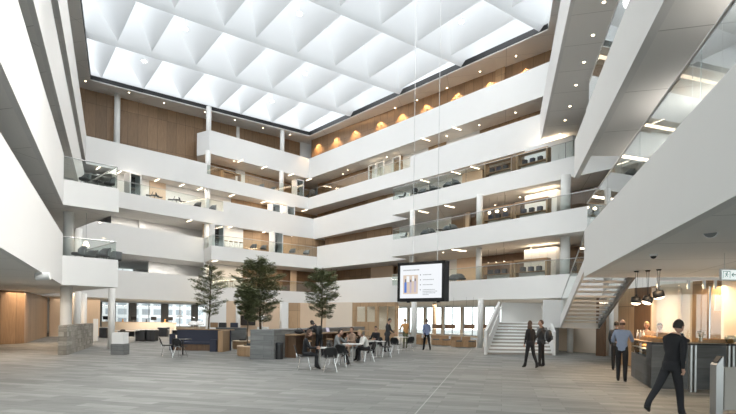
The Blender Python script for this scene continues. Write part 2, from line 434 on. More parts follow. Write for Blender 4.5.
# outward side of the polylines is to their left when walking L -> A -> B -> R
band([LfO, Ln, K0], U[1], U[1]+FULL); band([LfO, Ln, K0], U[2], U[2]+FULL)
band([K0, K1, K2], U[1], U[1]+LOW); band([K0, K1, K2], U[2], U[2]+LOW-0.2)
balustrade([K0, K1, K1+(K2-K1)*0.3], U[1]+LOW, U[1]+RAIL, 'clear glass balustrade on the lower corner balcony at the left', 2.4)
balustrade([K0, K1, K1+(K2-K1)*0.3], U[2]+LOW-0.2, U[2]+RAIL, 'clear glass balustrade on the upper corner balcony with two grey chairs', 2.4, post=True)
band([LfO, Ln, L3], U[3], U[3]+FULL); band([LfO, Ln, L4, A4a, A4b, A4s], U[4], U[4]+FULL)
# back left
band([A2o, A2a, A2b], U[1], U[1]+FULL); band([A2o, A2a, A2b], U[2], U[2]+FULL)
for k in (1, 2):
    band([A2b, A2c, C2], U[k], U[k]+LOW-0.1)
    band([C2, B2a], U[k], U[k]+FULL)
    band([B2a, B2b, B2d, E3], U[k], U[k]+LOW)
A3s = A3b
band([L3, A3a, A3s], U[3], U[3]+LOW-0.05); band([A3s, C3, B3a], U[3], U[3]+FULL); band([B3a, B3b, B3d], U[3], U[3]+LOW-0.1)
band([A4s, C4, B4s], U[4], U[4]+LOW); band([B4s, R4], U[4], U[4]+FULL)
band([A5r+V2((-1.0, 3.4)), A5r, A5, C5, B5e], U[5], U[5]+FULL)
balustrade([A2b, A2c, C2], U[1]+LOW-0.1, U[1]+RAIL, 'glass balustrade on the first gallery behind the three trees', 4)
balustrade([A2b, A2c, C2], U[2]+LOW-0.1, U[2]+RAIL, 'glass balustrade on the second gallery of the back left side', 4)
balustrade([B2a, B2b, B2d], U[1]+LOW, U[1]+RAIL, 'glass balustrade above the hanging screen and the stairs, lowest on the far right side', 4)
balustrade([B2a, B2b, B2d], U[2]+LOW, U[2]+RAIL, 'glass balustrade of the second gallery above the screen', 4)
balustrade([L3, A3a, A3s], U[3]+LOW-0.05, U[3]+RAIL, 'glass balustrade on the third gallery beside the upper corner balcony', 4)
balustrade([B3a, B3b, B3d], U[3]+LOW-0.1, U[3]+RAIL, 'glass balustrade in front of the framed shelves on the third gallery', 4, post=True)
balustrade([A4s, C4], U[4]+LOW, U[4]+RAIL, 'glass balustrade under the projecting top box at the back left', 4)
balustrade([C4, B4s], U[4]+LOW, U[4]+RAIL, 'glass balustrade on the fourth gallery right of the far corner', 4, post=True)
# right side bands
R0 = Rf
def rband(pts, z0, z1): return band(list(reversed([V2(p) for p in pts])), z0, z1)
band([V2((8.8, 15.2)), V2((12.9, 15.2))][::-1], U[1], U[1]+1.15)
for k in (1, 2):
    band([E1, R0, RfO], U[k], U[k]+LOW+0.08)
band([Rx(17.6), E1], U[2], U[2]+LOW)
band([R4, R0, RfO], U[4], U[4]+FULL)
band([Rx(26)+V2((5.5, 0)), R0+V2((5.5, 0)), RfO], U[3], U[3]+LOW)
balustrade([E1, R0], U[1]+LOW+0.08, U[1]+RAIL+0.02, 'long glass balustrade with a steel handrail, nearest at the right', 2.9, post=False, gm='glass_smoke')
balustrade([E1, R0], U[2]+LOW+0.08, U[2]+RAIL+0.02, 'second glass balustrade from the floor on the near right side', 2.9, gm='glass_smoke')

# outer walls, level by level where a facade is glazed
def wallseg(name, a, b, z0, z1, m, th=0.25, side=1):
    d = (b-a).normalized(); n = V2((-d.y, d.x))*th*side
    return struct(name, MB().prism([tuple(a), tuple(b), tuple(b+n), tuple(a+n)], z0, z1), M[m], uv=True)
wallseg('wall_left', OUT[0], OUT[1], 0, ZS+.06, 'white')
wallseg('wall_left', OUT[1], OUT[2], 0, Fl[1]+.3, 'white'); wallseg('wall_left', OUT[1], OUT[2], U[2], ZS+.06, 'white')
P_GL = 1
wallseg('wall_back', OUT[2], OUT[3], U[3], ZS+.06, 'white')
wallseg('wall_back', OUT[3], OUT[4], 0, ZS+.06, 'white')
wallseg('wall_back_right', OUT[4], OUT[5], U[2], ZS+.06, 'white')
wallseg('wall_right', OUT[5], OUT[6], 0, ZS+.06, 'white')

# glazed facades: piers, mullions and panes
WN = {'n': 0}
def glazed(a, b, z0, z1, sill, bay=2.8, pier=0.7, pm='grey', sm='cream'):
    d = (b-a); n = int(d.length/bay); u = d.normalized(); nn = V2((-u.y, u.x))*0.25
    if sill > 0: struct('wall_back', MB().prism([tuple(a), tuple(b), tuple(b+nn), tuple(a+nn)], z0, z0+sill), M[sm], uv=True)
    mb = MB()
    for i in range(n+1):
        p = a+u*(d.length*i/n)
        mb.prism([tuple(p-u*pier/2), tuple(p+u*pier/2), tuple(p+u*pier/2+nn), tuple(p-u*pier/2+nn)], z0+sill, z1)
    trim(mb, M[pm])
    for i in range(n):
        p = a+u*(d.length*i/n+pier/2); q = a+u*(d.length*(i+1)/n-pier/2)
        WN['n'] += 1
        w = struct('window_%d' % WN['n'], MB().prism([tuple(p+nn*.4), tuple(q+nn*.4), tuple(q+nn*.5), tuple(p+nn*.5)], z0+sill, z1), M['glass'])
        fr = MB(); mid = (p+q)/2
        for r in (p+u*.03, mid, q-u*.03): fr.box((r.x+nn.x*.45, r.y+nn.y*.45, (z0+sill+z1)/2), (0.06, 0.08, z1-z0-sill), math.atan2(u.y, u.x))
        for zz in (z0+sill+.03, z1-.03): fr.box((mid.x+nn.x*.45, mid.y+nn.y*.45, zz), ((q-p).length, 0.08, 0.06), math.atan2(u.y, u.x))
        fr.build('window_frame', M['grey'], w)
glazed(OUT[2], V2(OUT[2]+(OUT[3]-OUT[2])*0.55), 0, U[1]+.03, 0.55)
glazed(OUT[2], V2(OUT[2]+(OUT[3]-OUT[2])*0.62), Fl[1], U[2]+.03, 0.3, 3.4, 1.6, 'white')
glazed(OUT[2], V2(OUT[2]+(OUT[3]-OUT[2])*0.62), Fl[2], U[3]+.03, 0.9, 3.4, 1.6, 'white')
wallseg('wall_back', OUT[2]+(OUT[3]-OUT[2])*0.55, OUT[3], 0, U[1]+.03, 'peach')
wallseg('wall_back', OUT[2]+(OUT[3]-OUT[2])*0.62, OUT[3], Fl[1], U[3], 'white')
glazed(OUT[1], OUT[2], Fl[1]+.3, U[2]+.03, 0.1, 3.4, .5, 'white')
gB0 = OUT[4]; gB1 = OUT[5]
for fz in range(5): glazed(V2((30, back)), V2((-26, back)), fz*4.4, fz*4.4+4.4, 0.12, 4.6, .25, 'grey', 'grey')  # unseen glazed front behind the camera, added to light the near hall
glazed(gB0, gB1, 0, U[1]+.03, 0.15, 2.6, 0.35, 'cream')
glazed(gB0, gB1, Fl[1], U[2]+.03, 0.6, 3.0, 1.0, 'white')
# neighbouring buildings outside
def neighbour(a, b, h, label):
    d = (b-a).normalized(); n = V2((-d.y, d.x))*6
    tagp(MB().prism([tuple(a), tuple(b), tuple(b+n), tuple(a+n)], -0.3, h).build('office_building', M['facade'], uv=True), label, 'building')
neighbour(V2((-75, 62)), V2((-30, 100)), 14, 'pale office block across the street seen through the left windows')
neighbour(V2((24, 80)), V2((62, 40)), 15, 'pale office block seen through the windows right of the screen')
# top soffit with the skylight opening
SA = plan(89, 77.5, ZS); SCn = plan(309, 135.6, ZS); SB = plan(552, 28.8, ZS)
sL = plan(78, 0, ZS)
SLn = SA+(sL-SA)*3.9
SBe = inter(SCn, SB, Rx(10)+V2((.5, 0)), Rx(30)+V2((.5, 0)))
SRn = Rx(SLn.y)+V2((.5, 0))
inner = [SLn, SA, SCn, SBe, SRn]
outer = [V2((-28, -13)), V2((-40, 44)), V2((-31, 52)), V2((-6.5, 71.5)), V2((3, 65)), V2((34, 27)), V2((34, -13))]
ring = [tuple(p) for p in inner]+[tuple(p) for p in reversed(outer)]
struct('ceiling', MB().prism(ring, ZS, ZS+0.08), M['soffit'])
struct('ceiling', MB().prism([tuple(p) for p in (V2((-28, -13)), SLn+V2((-3, 0)), SLn, SRn, SRn+V2((3, 0)), V2((34, -13)))], ZS+0.001, ZS+0.079), M['soffit'])
bl = MB(); io = offs(inner[:4], 0.02); ii = offs(inner[:4], -0.05)
bl.prism([tuple(p) for p in ii]+[tuple(p) for p in reversed(io)], ZS+0.09, ZS+0.5)
trim(bl, M['black'])
# ------------------------------------------------------------------ skylight of folded baffles
ud = (SCn-SA).normalized(); vd = V2((-ud.y, ud.x))   # u along the back left side, v away from the camera
vA = SCn.dot(vd)
u0 = SCn.dot(ud)
pitch = 7.0
def uvp(u, v, z): p = ud*u+vd*v; return Vector((p.x, p.y, z))
nodes = []
for px_, py_ in [(243.6, 110.9), (195, 63.5), (255.3, 36.3), (338.9, 5.7)]:
    p = plan(px_, py_, ZS+.35); nodes.append((p.dot(ud), p.dot(vd)))
pit = 3.47; nar = 2.45
root = thing('skylight', 'folded white skylight of deep triangular baffles over the whole atrium', 'skylight', (0, 0, 0))
rowsv = [nodes[i][1]+0.45 for i in range(4)]
avg = (rowsv[0]-rowsv[3])/3
vb = [vA+0.3]+[rowsv[1]+0.0, rowsv[2], rowsv[3]]
while vb[-1] > -6: vb.append(vb[-1]-avg)
for r in range(len(vb)-1):
    v1, v0 = vb[r], vb[r+1]      # far, near
    if r < 4:
        a = nodes[r][0] if r != 3 else nodes[3][0]
    # far row nodes lie on v1 side : cross ridges end there
    ref = {0: nodes[0][0], 1: nodes[1][0], 2: nodes[2][0], 3: nodes[3][0]}.get(r, nodes[3][0]-1.3*(r-3))
    us = [ref]
    while us[-1] < u0+5: us.append(us[-1]+pit)
    lo = [ref]
    first = True
    while lo[-1] > u0-34:
        step = nar if (first and r in (0,)) or (r == 1 and len(lo) == 2) or (r == 2 and first) else pit
        first = False
        lo.append(lo[-1]-step)
    us = sorted(set([round(x, 3) for x in us+lo]))
    mb = MB()
    for a_, b_ in zip(us, us[1:]):
        zt = ZS+3.1; zr = ZS+0.40; zb = ZS+0.12
        bl_, br_ = uvp(a_, v1-.30, zr), uvp(b_, v1-.30, zr)
        tl_, tr_ = uvp(a_, v0, zr), uvp(b_, v0, zr)
        ap = uvp(a_+0.12, v1-(v1-v0)*0.52, zt)
        ap2 = uvp(a_+0.10, v0+.2, zt)
        e1, e2 = uvp(a_, v1, zb), uvp(b_, v1, zb)
        # far facet, right facet, lip of the long beam
        mb.face([ap, bl_, br_])
        mb.face([ap, br_, tr_, ap2])
        mb.face([bl_, e1, e2, br_])
    n0, n1 = us[0], us[-1]
    # back of the long beam, facing away from the viewer
    mb.face([uvp(n0, v1+0.04, ZS+.12), uvp(n1, v1+0.04, ZS+.12), uvp(n1, v1+0.04, ZS+.62), uvp(n0, v1+0.04, ZS+.62)])
    b = mb.build('baffle_row', M['coffer'], root)
# ------------------------------------------------------------------ walls behind the galleries
def line_off(a, b, d):
    u = (b-a).normalized(); n = V2((-u.y, u.x))*d
    return a+n, b+n
def bwall(k, a, b, d, segs, top=None, z0=None, name='wall_back'):
    """segs: (px0, px1, material[, extra depth]) along the line a-b moved back by d"""
    p, q = line_off(a, b, d)
    for sgm in segs:
        x0, x1, m = sgm[:3]; e = sgm[3] if len(sgm) > 3 else 0
        p2, q2 = line_off(a, b, d+e)
        wallseg(name, hit(x0, p2, q2), hit(x1, p2, q2), Fl[k] if z0 is None else z0, (U[k+1]+.04 if k < 5 else ZS) if top is None else top, m, 0.12)
# level 4-5 left: two storeys of walnut
WA0 = plan(81, 85.5, ZS); WA1 = plan(236, 125.5, ZS); WB0 = plan(368, 118.5, ZS); WB1 = plan(552, 50.5, ZS)
bwall(4, WA0, WA1, 0, [(77, 204, 'walnut')], top=ZS)
bwall(5, WB0, WB1, 0, [(311, 330, 'walnut'), (330, 372, 'walnut'), (372, 430, 'walnut'), (430, 494, 'walnut'), (494, 503, 'oakpanel', -.12), (503, 580, 'walnut')])
bwall(5, WA0, WA1, 0, [(204, 236, 'walnut'), (236, 239, 'white', -.15), (239, 300, 'walnut'), (300, 313, 'white', -.2)])
# level 4 behind
bwall(4, A4b, C4, 3.6, [(205, 236, 'walnut'), (236, 245, 'white', -.15), (245, 262, 'oakpanel'), (262, 283, 'walnut'), (283, 316, 'oakpanel')])
bwall(4, C4, B4a, 2.4, [(318, 372, 'walnut'), (372, 394, 'white'), (394, 402, 'oakpanel', -.1), (402, 428, 'white'), (428, 446, 'oakpanel'), (446, 479, 'white'), (479, 560, 'walnut')])
# level 3
bwall(3, A3a, A3b, 3.6, [(112, 150, 'white'), (150, 166, 'peach', -.1), (166, 200, 'white'), (200, 232, 'white')])
bwall(3, A3b, C3, 3.6, [(232, 262, 'oakpanel'), (262, 280, 'walnut'), (280, 318, 'oakpanel')])
bwall(3, C3, B3a, 2.6, [(318, 368, 'walnut'), (368, 384, 'oakpanel')])
bwall(3, B3b, B3c, 5.0, [(376, 395, 'oakpanel'), (395, 430, 'white'), (430, 462, 'white'), (462, 482, 'peach', -.3), (482, 530, 'walnut'), (530, 600, 'walnut')])
# level 2
bwall(2, A2a, A2b, 3.8, [(112, 140, 'white'), (140, 146, 'white', -.3), (146, 205, 'white')])
bwall(2, A2c, C2, 3.4, [(204, 214, 'oakpanel'), (214, 244, 'white', -.2), (244, 262, 'oakpanel'), (262, 282, 'walnut'), (282, 326, 'oakpanel')])
bwall(2, C2, B2a, 2.6, [(326, 368, 'walnut'), (368, 392, 'oakpanel')])
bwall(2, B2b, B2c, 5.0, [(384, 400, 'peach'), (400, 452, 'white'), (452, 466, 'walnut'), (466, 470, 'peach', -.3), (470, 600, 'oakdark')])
# level 1
bwall(1, A2a, A2b, 3.8, [(150, 205, 'white')])
bwall(1, A2c, C2, 3.4, [(214, 244, 'white', -.2), (244, 284, 'walnut'), (284, 292, 'oakdark'), (292, 298, 'peach', -.2), (298, 326, 'walnut')])
bwall(1, C2, B2a, 2.6, [(326, 372, 'walnut'), (372, 394, 'peach')])
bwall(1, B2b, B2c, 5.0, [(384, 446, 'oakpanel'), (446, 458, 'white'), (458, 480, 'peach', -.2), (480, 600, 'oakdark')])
# side wall of the corner balconies
for k in (1, 2):
    wallseg('wall_left', K0+V2((-8, 6)), K0+V2((-8, 6))+V2((3.2, 3.2)), Fl[k], U[k+1]+.03, 'white')
# ground level walls
wl0 = ground(0, 344.5).xy; wl1 = ground(24, 343.5).xy; wl2 = ground(47, 336.5).xy
wallseg('wall_left', V2(wl0)+V2((-6, -4)), V2(wl0), 0, U[1]+.03, 'walnut')
wallseg('wall_left', V2(wl0), V2(wl1), 0, U[1]+.03, 'walnut')
wallseg('wall_left', V2(wl1), V2(wl2), 0, U[1]+.03, 'walnut')
wallseg('wall_left', V2(wl2)+V2((.1, .1)), V2(wl2)+V2((3.0, 2.2)), 0, U[1]+.03, 'peach')
def gwall(px0, px1, Y0, Y1, m, h=None, name='wall_back', th=0.15):
    a = at(px0, 330, Y0).xy; b = at(px1, 330, Y1).xy
    return wallseg(name, V2(a), V2(b), 0, h or (U[1]+.03), m, th)
gwall(206, 226, 41, 42, 'white'); gwall(226, 240, 44, 44, 'peach'); gwall(240, 282, 46, 47, 'peach')
gwall(282, 288, 45, 45, 'white'); gwall(288, 300, 47, 47, 'oakpanel'); gwall(300, 326, 47, 46, 'peach'); gwall(326, 352, 45, 43, 'cream')
# oak meeting room front with window openings, right of the birch wall
def meeting_room():
    a = V2(at(352, 330, 43).xy); b = V2(at(397, 330, 40).xy); d = (b-a); u = d.normalized(); n = V2((-u.y, u.x))*.12; L = d.length
    o = thing('meeting_room_front', 'oak framed meeting room front with four glazed panes behind the seated people', 'partition', (a.x, a.y, 0))
    mb = MB()
    def seg(s0, s1, z0, z1, w=n): mb.prism([tuple(u*s0), tuple(u*s1), tuple(u*s1+w), tuple(u*s0+w)], z0, z1)
    seg(0, L, 2.75, U[1]); seg(0, L, 0, .9); seg(0, .45, .9, 2.75); seg(L*.30, L*.33, .9, 2.75); seg(L*.52, L*.60, .9, 2.75); seg(L*.78, L*.80, .9, 2.75); seg(L*.95, L, .9, 2.75)
    seg(L*.05, L*.55, .9, 1.5)
    mb.build('frame', M['oakpanel'], o, uv=True)
    g = MB()
    for s0, s1 in ((.11, .30), (.33, .52), (.60, .78), (.80, .95)): g.prism([tuple(u*L*s0+n*.4), tuple(u*L*s1+n*.4), tuple(u*L*s1+n*.5), tuple(u*L*s0+n*.5)], .9 if s0 > .55 else 1.5, 2.75)
    g.build('window_pane', M['glass'], o)
    gwall(340, 398, 47, 45, 'cream')
meeting_room()
# ------------------------------------------------------------------ columns
CN = 0
def column(x, y, r, z1, label, z0=0.0, group=None):
    o = MB().lathe([(r, 0), (r, z1-z0)], n=28).build('round_column', M['column'], smooth=False)
    for p in o.data.polygons: p.use_smooth = abs(p.normal.z) < .5
    o.location = (x, y, z0)
    return tagp(o, label, 'column', group)
def colpx(px, Y, wpx, label, k0=0, k1=1, z1=None):
    x = (px-368)/F*Y
    return column(x, Y, wpx/2/F*Y, (U[k1]+.03 if z1 is None else z1), label, Fl[k0])
colpx(68, 24.6, 10.6, 'thick white column standing behind the end of the stone block wall')
colpx(69.5, 24.6, 9.5, 'white column on the lower corner balcony at the left', 1, 2)
colpx(79, 29.5, 7.5, 'second white column behind the stone block wall')
colpx(85.5, 33, 5.8, 'third and slimmest white column in the row behind the stone block wall')
colpx(79, 29.5, 7.5, 'thin white column at the back of the lower corner balcony', 1, 2)
colpx(113.5, 26.2, 6.4, 'white column rising behind the grey plinth with a white top')
# back left columns carried through the galleries
def at_off(px, a, b, d):
    p, q = line_off(a, b, d); return hit(px, p, q)
lv = {1: 'first', 2: 'second', 3: 'third', 4: 'fourth', 5: 'top'}
p = at_off(116.3, WA0, WA1, -0.7)
column(p.x, p.y, .26, ZS, 'tall white column in front of the walnut wall, leftmost under the skylight', Fl[4])
column(p.x, p.y, .26, U[4]+.03, 'white column standing behind the two chairs of the upper corner balcony', Fl[3])
for px, nm in ((207.8, 'left end of the projecting top box'), (281.5, 'middle of the back left galleries')):
    for k in (1, 2, 3, 4):
        if k == 3: a, b = A3a, C3
        elif k == 4: a, b = A4b, C4
        else: a, b = A2b, C2
        p = at_off(px, A4b, C4, 0.55) if px > 250 else at_off(px, A4b, C4, -0.3)
        if px < 250:
            p = {1: at_off(207.5, A2a, A2b, -.15), 2: at_off(207.5, A2a, A2b, -.15)}.get(k, at_off(207.8, A4b, C4, .35))
        column(p.x, p.y, .24, U[k+1]+.03, 'white column on the %s gallery at the %s' % (lv[k], nm), Fl[k])
    p = at_off(px+.2, A5, C5, 0.5)
    column(p.x, p.y, .24, ZS, 'white column on the top gallery at the %s' % nm, Fl[5])
for px, Y, w, s in ((240, 43, 4.5, 'behind the trunk of the broad tree'), (284, 46, 4.6, 'left of the right hand tree'),):
    colpx(px, Y, w, 'white ground floor column %s' % s)
cB = {}
g = ground(413.5, 346.5); column(g.x, g.y, .17, U[1]+.03, 'slim white column behind the walking person in a blue shirt')
g = ground(480, 347.8); column(g.x, g.y, .18, U[1]+.03, 'slim white column left of the white staircase')
cB = g
g = ground(434, 341); column(g.x, g.y, .16, U[1]+.03, 'slim birch coloured column under the right half of the screen').data.materials[0] = M['peach']
for k in (1, 2):
    g = at_off(480, B2b, B2c, 1.1); column(g.x, g.y, .2, U[k+1]+.03, 'white column behind the glass of the %s gallery on the right, beside the pendant lamps' % lv[k], Fl[k])
    g = at_off(413, B2b, B2c, 1.1); column(g.x, g.y, .2, U[k+1]+.03, 'white column at the left end of the projecting %s gallery' % lv[k], Fl[k])
    g = at_off(566, B2b, B2c, 1.2); column(g.x, g.y, .28, U[k+1]+.03, 'thick white column at the right end of the %s gallery' % lv[k], Fl[k])
g = ground(615.5, 356.5); column(g.x, g.y, .32, U[1]+.03, 'thick white column behind the man at the coffee counter')
column(*at(666, 330, 17.4).xy, .44, 2.95, 'broad cream drum column lit from above behind the coffee counter').data.materials[0] = M['cream']
for px, s in ((570, 'left'), (587, 'right')):
    g = ground(px, 352.5); column(g.x, g.y, .17, 1.5 if px == 570 else 1.5, 'short white post under the upper stair flight, %s of the two' % s)
# ------------------------------------------------------------------ ceiling lamps
def lamp(kind, loc, energy, size=.3, color=(1, .82, .6), rot=(0, 0, 0), spot=None):
    l = bpy.data.lights.new(kind+'_light', 'SPOT' if spot else 'AREA'); l.energy = energy; l.color = color
    if spot: l.spot_size = spot; l.spot_blend = .6; l.shadow_soft_size = size
    else: l.shape = 'RECTANGLE'; l.size = size if not isinstance(size, tuple) else size[0]; l.size_y = .3 if not isinstance(size, tuple) else size[1]
    o = bpy.data.objects.new(kind+'_light', l); C.objects.link(o); o.location = loc; o.rotation_euler = rot
    return o
def tube_fn():
    t = thing('linear_lamp', 'x', 'lamp')
    MB().box((0, 0, 0), (1.05, .07, .05), bev=.01).build('lamp_tube', M['tube'], t)
    MB().box((0, 0, .035), (1.07, .09, .03)).build('housing', M['white2'], t)
    return t
tubes = Proto(tube_fn)
# (px, gallery, line, depth behind edge, where)
TU = [(98, 3, A3a, A3b, 1.6, 'above the left tub chair'), (119, 3, A3a, A3b, 1.6, 'above the right tub chair'), (157, 3, A3a, A3b, 2.0, 'third from the left'),
      (182, 3, A3a, A3b, 2.0, 'fourth from the left'), (200, 3, A3a, A3b, 1.6, 'left of the column'), (232, 3, A3b, C3, 1.6, 'right of the column'), (264, 3, A3b, C3, 1.6, 'above the booth'), (305, 3, A3b, C3, 1.4, 'next to the far corner'),
      (240, 4, A4b, C4, 1.6, 'left of the four'), (264, 4, A4b, C4, 1.6, 'second of the four'), (291, 4, A4b, C4, 1.6, 'third of the four'), (309, 4, A4b, C4, 1.4, 'at the far corner'),
      (190, 2, A2a, A2b, 1.4, 'left of the column'), (230, 2, A2c, C2, 1.6, 'above the bar stools'), (263, 2, A2c, C2, 1.6, 'centre of the gallery'), (290, 2, A2c, C2, 1.6, 'above the booth'), (308, 2, A2c, C2, 1.4, 'at the far corner'),
      (216, 1, A2c, C2, 1.5, 'between the trees'),
      (425, 4, C4, B4a, 1.4, 'left of two'), (456, 4, C4, B4a, 1.4, 'right of two'), (425, 3, B3b, B3c, 2.6, 'left one'), (456, 3, B3b, B3c, 2.6, 'middle one'), (475, 3, B3b, B3c, 2.6, 'right one by the birch wall'),
      (424, 2, B2b, B2c, 3, 'left one'), (450, 2, B2b, B2c, 3, 'right one'), (458, 1, B2b, B2c, 2.6, 'front one'), (462, 1, B2b, B2c, 3.8, 'back one')]
sides = lambda a: 'right' if a in (C4, B3b, B2b) and a is not A4b else 'back left'
for px, k, a, b, d, w in TU:
    UP = {3: (C4, B4a), 2: (B3b, B3c)} if px > 368 else {3: (A4a, C4), 2: (A3a, C3), 1: (A2c, C2), 4: (A4b, C4)}
    la, lb = UP.get(k, (a, b))
    p = at_off(px, la, lb, max(.58, d*.25)); s = 'right hand' if px > 368 else 'back left'
    tubes.put((p.x, p.y, U[k+1]-.045), -.84 if px < 368 else .67, 'glowing warm ceiling strip on the %s %s gallery, %s' % (lv[k], s, w), 'linear ceiling lamps of the galleries')
def down_fn():
    t = thing('downlight', 'x', 'lamp')
    MB().lathe([(.055, 0), (.055, .012)], n=12).build('lens', M['down'], t)
    MB().lathe([(.072, -.006), (.10, -.006), (.10, .02), (.072, .02), (.072, -.006)], n=14, cap=False).build('rim', M['white2'], t)
    return t
downs = Proto(down_fn)
def down(px, py, z, label, grp):
    g = ground(px, py, z); return downs.put((g.x, g.y, z-.012), 0, label, grp)
for i, (px, py) in enumerate(((604, 2), (593, 35), (584, 62), (576, 85), (570, 106), (565, 120), (560, 134), (557, 142))):
    down(px, py, U[4], 'round downlight in the soffit right of the skylight, %s from the top' % ['first', 'second', 'third', 'fourth', 'fifth', 'sixth', 'seventh', 'last'][i], 'downlights of the right hand soffit')
for i, (px, py) in enumerate(((85.5, 81), (129, 92.5), (164, 103), (205, 112), (235, 120), (263, 128), (290, 134.5), (329, 135), (348, 127), (374, 117), (395, 108), (417, 100), (447, 88), (480, 71.5), (516, 56))):
    down(px, py, ZS, 'small downlight beside the skylight, %s' % (('left edge, ' if px < 310 else 'right edge, ')+'at ' + ['the left end', 'the first column', 'a third of its length', 'the second column', 'the box end', 'two thirds of its length', 'the far corner', 'the far corner on the right', '2nd from the corner', '3rd from the corner', '4th from the corner', '5th from the corner', '6th from the corner', '7th from the corner', 'the upper right end'][i]), 'downlights around the skylight')
for px, py, k, w in ((343, 174, 5, 'near the far corner'), (368+75/4, 103+220/4-1, 5, 'over the gallery doors'), (368+315/4, 103+132/4, 5, 'over the light wall'), (368+445/4, 103+88/4, 5, 'over the oak panel'), (368+590/4, 103+38/4, 5, 'at the upper right'),
                  (184+655/4, 103+268/4, 5, 'left of the gallery doors'), (184+200/4, 103+232/4, 5, 'under the projecting box'), (520, 197, 3, 'over the framed shelves'), (495, 205, 3, 'over the left pendant lamp'), (531, 248, 2, 'over the kitchen of the first gallery'), (368+300/4, 206+185/4, 2, 'over the screen'),
                  (38, 216, 2, 'at the left'), (100, 222.3, 2, 'over the corner balcony, outer one'), (104, 238, 2, 'over the corner balcony, inner one')):
    down(px, py, U[k], 'small ceiling downlight under the %s gallery slab %s' % (lv[k], w), 'downlights under the gallery slabs')
# practical light of the galleries (one strip of light per stretch)
def strip(a, b, k, d, e, col=(1, .80, .58), w=.5):
    p, q = line_off(a, b, d); m = (p+q)/2; u = q-p
    z = (U[k+1] if k < 5 else ZS)-.12
    lamp('gallery', (m.x, m.y, z), e, (u.length*.9, w), col, (0, 0, math.atan2(u.y, u.x)))
# scallop lights on the walnut walls
p, q = line_off(WB0, WB1, -.42)
for i, px in enumerate((315, 333, 352, 377, 398, 423, 453, 486, 521)):
    g = hit(px, p, q)
    lamp('scallop', (g.x, g.y, ZS-.35), 420, .05, (1, .62, .3), (0, 0, 0), 1.7)
for k, (a, b, pxs) in {3: (C3, B3a, (326, 343, 360)), 2: (C2, B2a, (332, 350))}.items():
    p, q = line_off(a, b, 2.15)
    for px in pxs:
        g = hit(px, p, q); lamp('scallop', (g.x, g.y, U[k+1]-.15), 30, .05, (1, .62, .3), (0, 0, 0), 1.2)
p, q = line_off(C4, B4a, 1.95)
for px in (330, 352, 498, 518):
    g = hit(px, p, q); lamp('scallop', (g.x, g.y, U[5]-.15), 30, .05, (1, .62, .3), (0, 0, 0), 1.2)
strip(A4b, C4, 4, 1.8, 170); strip(A3a, A3b, 3, 2.2, 80, (1, .9, .78)); strip(A3b, C3, 3, 1.8, 150); strip(A2a, A2b, 2, 2.2, 150, (1, .93, .84))
strip(A2c, C2, 2, 1.8, 140); strip(A2c, C2, 1, 1.8, 130); strip(A2a, A2b, 1, 2.2, 150, (1, .95, .88))
strip(C4, B4a, 4, 1.3, 160); strip(B3b, B3c, 3, 2.6, 170); strip(B2b, B2c, 2, 2.6, 170); strip(B2b, B2c, 1, 2.6, 170)
strip(C5, B5, 5, 1.2, 60); lamp('balcony', (-16.5, 27.5, U[3]-.1), 60, (3, 2), (1, .93, .84)); lamp('balcony', (-16.5, 27.5, U[2]-.1), 40, (3, 2), (1, .90, .78)); strip(A3a+(A3b-A3a)*-.2, A3b, 3, 1, 30)
strip(A2a, C2, 0, 3.5, 700, (1, .84, .66), 2.0); strip(C2, B2c, 0, 4.0, 700, (1, .84, .66), 2.0)
lamp('reception', (*at(150, 330, 44).xy, U[1]-.1), 150, (14, 3), (1, .88, .74), (0, 0, .7))
lamp('passage', (*at(30, 330, 30).xy, U[1]-.1), 190, (6, 1.5), (1, .74, .5), (0, 0, 0))
lamp('left_hall', (-15.5, 21, U[1]-.1), 120, (4, 4), (1, .80, .62), (0, 0, 0))
lamp('cafe', (*at(690, 330, 15.6).xy, 2.9), 110, (4, .6), (1, .70, .42), (0, 0, 0))
lamp('cafe', (*at(640, 330, 18.5).xy, 2.9), 90, (3, .8), (1, .70, .42), (0, 0, 0))
lamp('cafe_front', (*at(650, 330, 12.2).xy, 2.95), 25, (1.2, .6), (1, .72, .45), (0, 0, 0))

# flood lamps fixed to the skylight baffles
def flood_fn():
    t = thing('flood_lamp', 'x', 'lamp')
    MB().box((0, 0, 0), (.30, .30, .06), bev=.01).build('lens', M['cool'], t)
    MB().box((0, 0, .06), (.36, .36, .06)).tube((0, 0, .08), (0, 0, .9), .03).build('housing', M['white2'], t)
    return t
floods = Proto(flood_fn)
FLD = [(185, 29, 'upper left'), (144, 61.5, 'far left'), (299.5, 14, 'top middle'), (305, 74, 'centre'), (272, 101.5, 'nearest the far corner'), (461.5, 22, 'right hand')]
for px, py, w in FLD:
    g = ground(px, py, ZS+.9); floods.put((g.x, g.y, ZS+.9), 0, 'small square flood lamp glowing on a skylight baffle, the %s one' % w, 'flood lamps on the skylight')
    lamp('flood', (g.x, g.y, ZS+.8), 80, .5, (1, .97, .93), (0, 0, 0), 2.7)
def aim(a, b): return (Vector(b)-Vector(a)).to_track_quat('-Z', 'Y').to_euler()
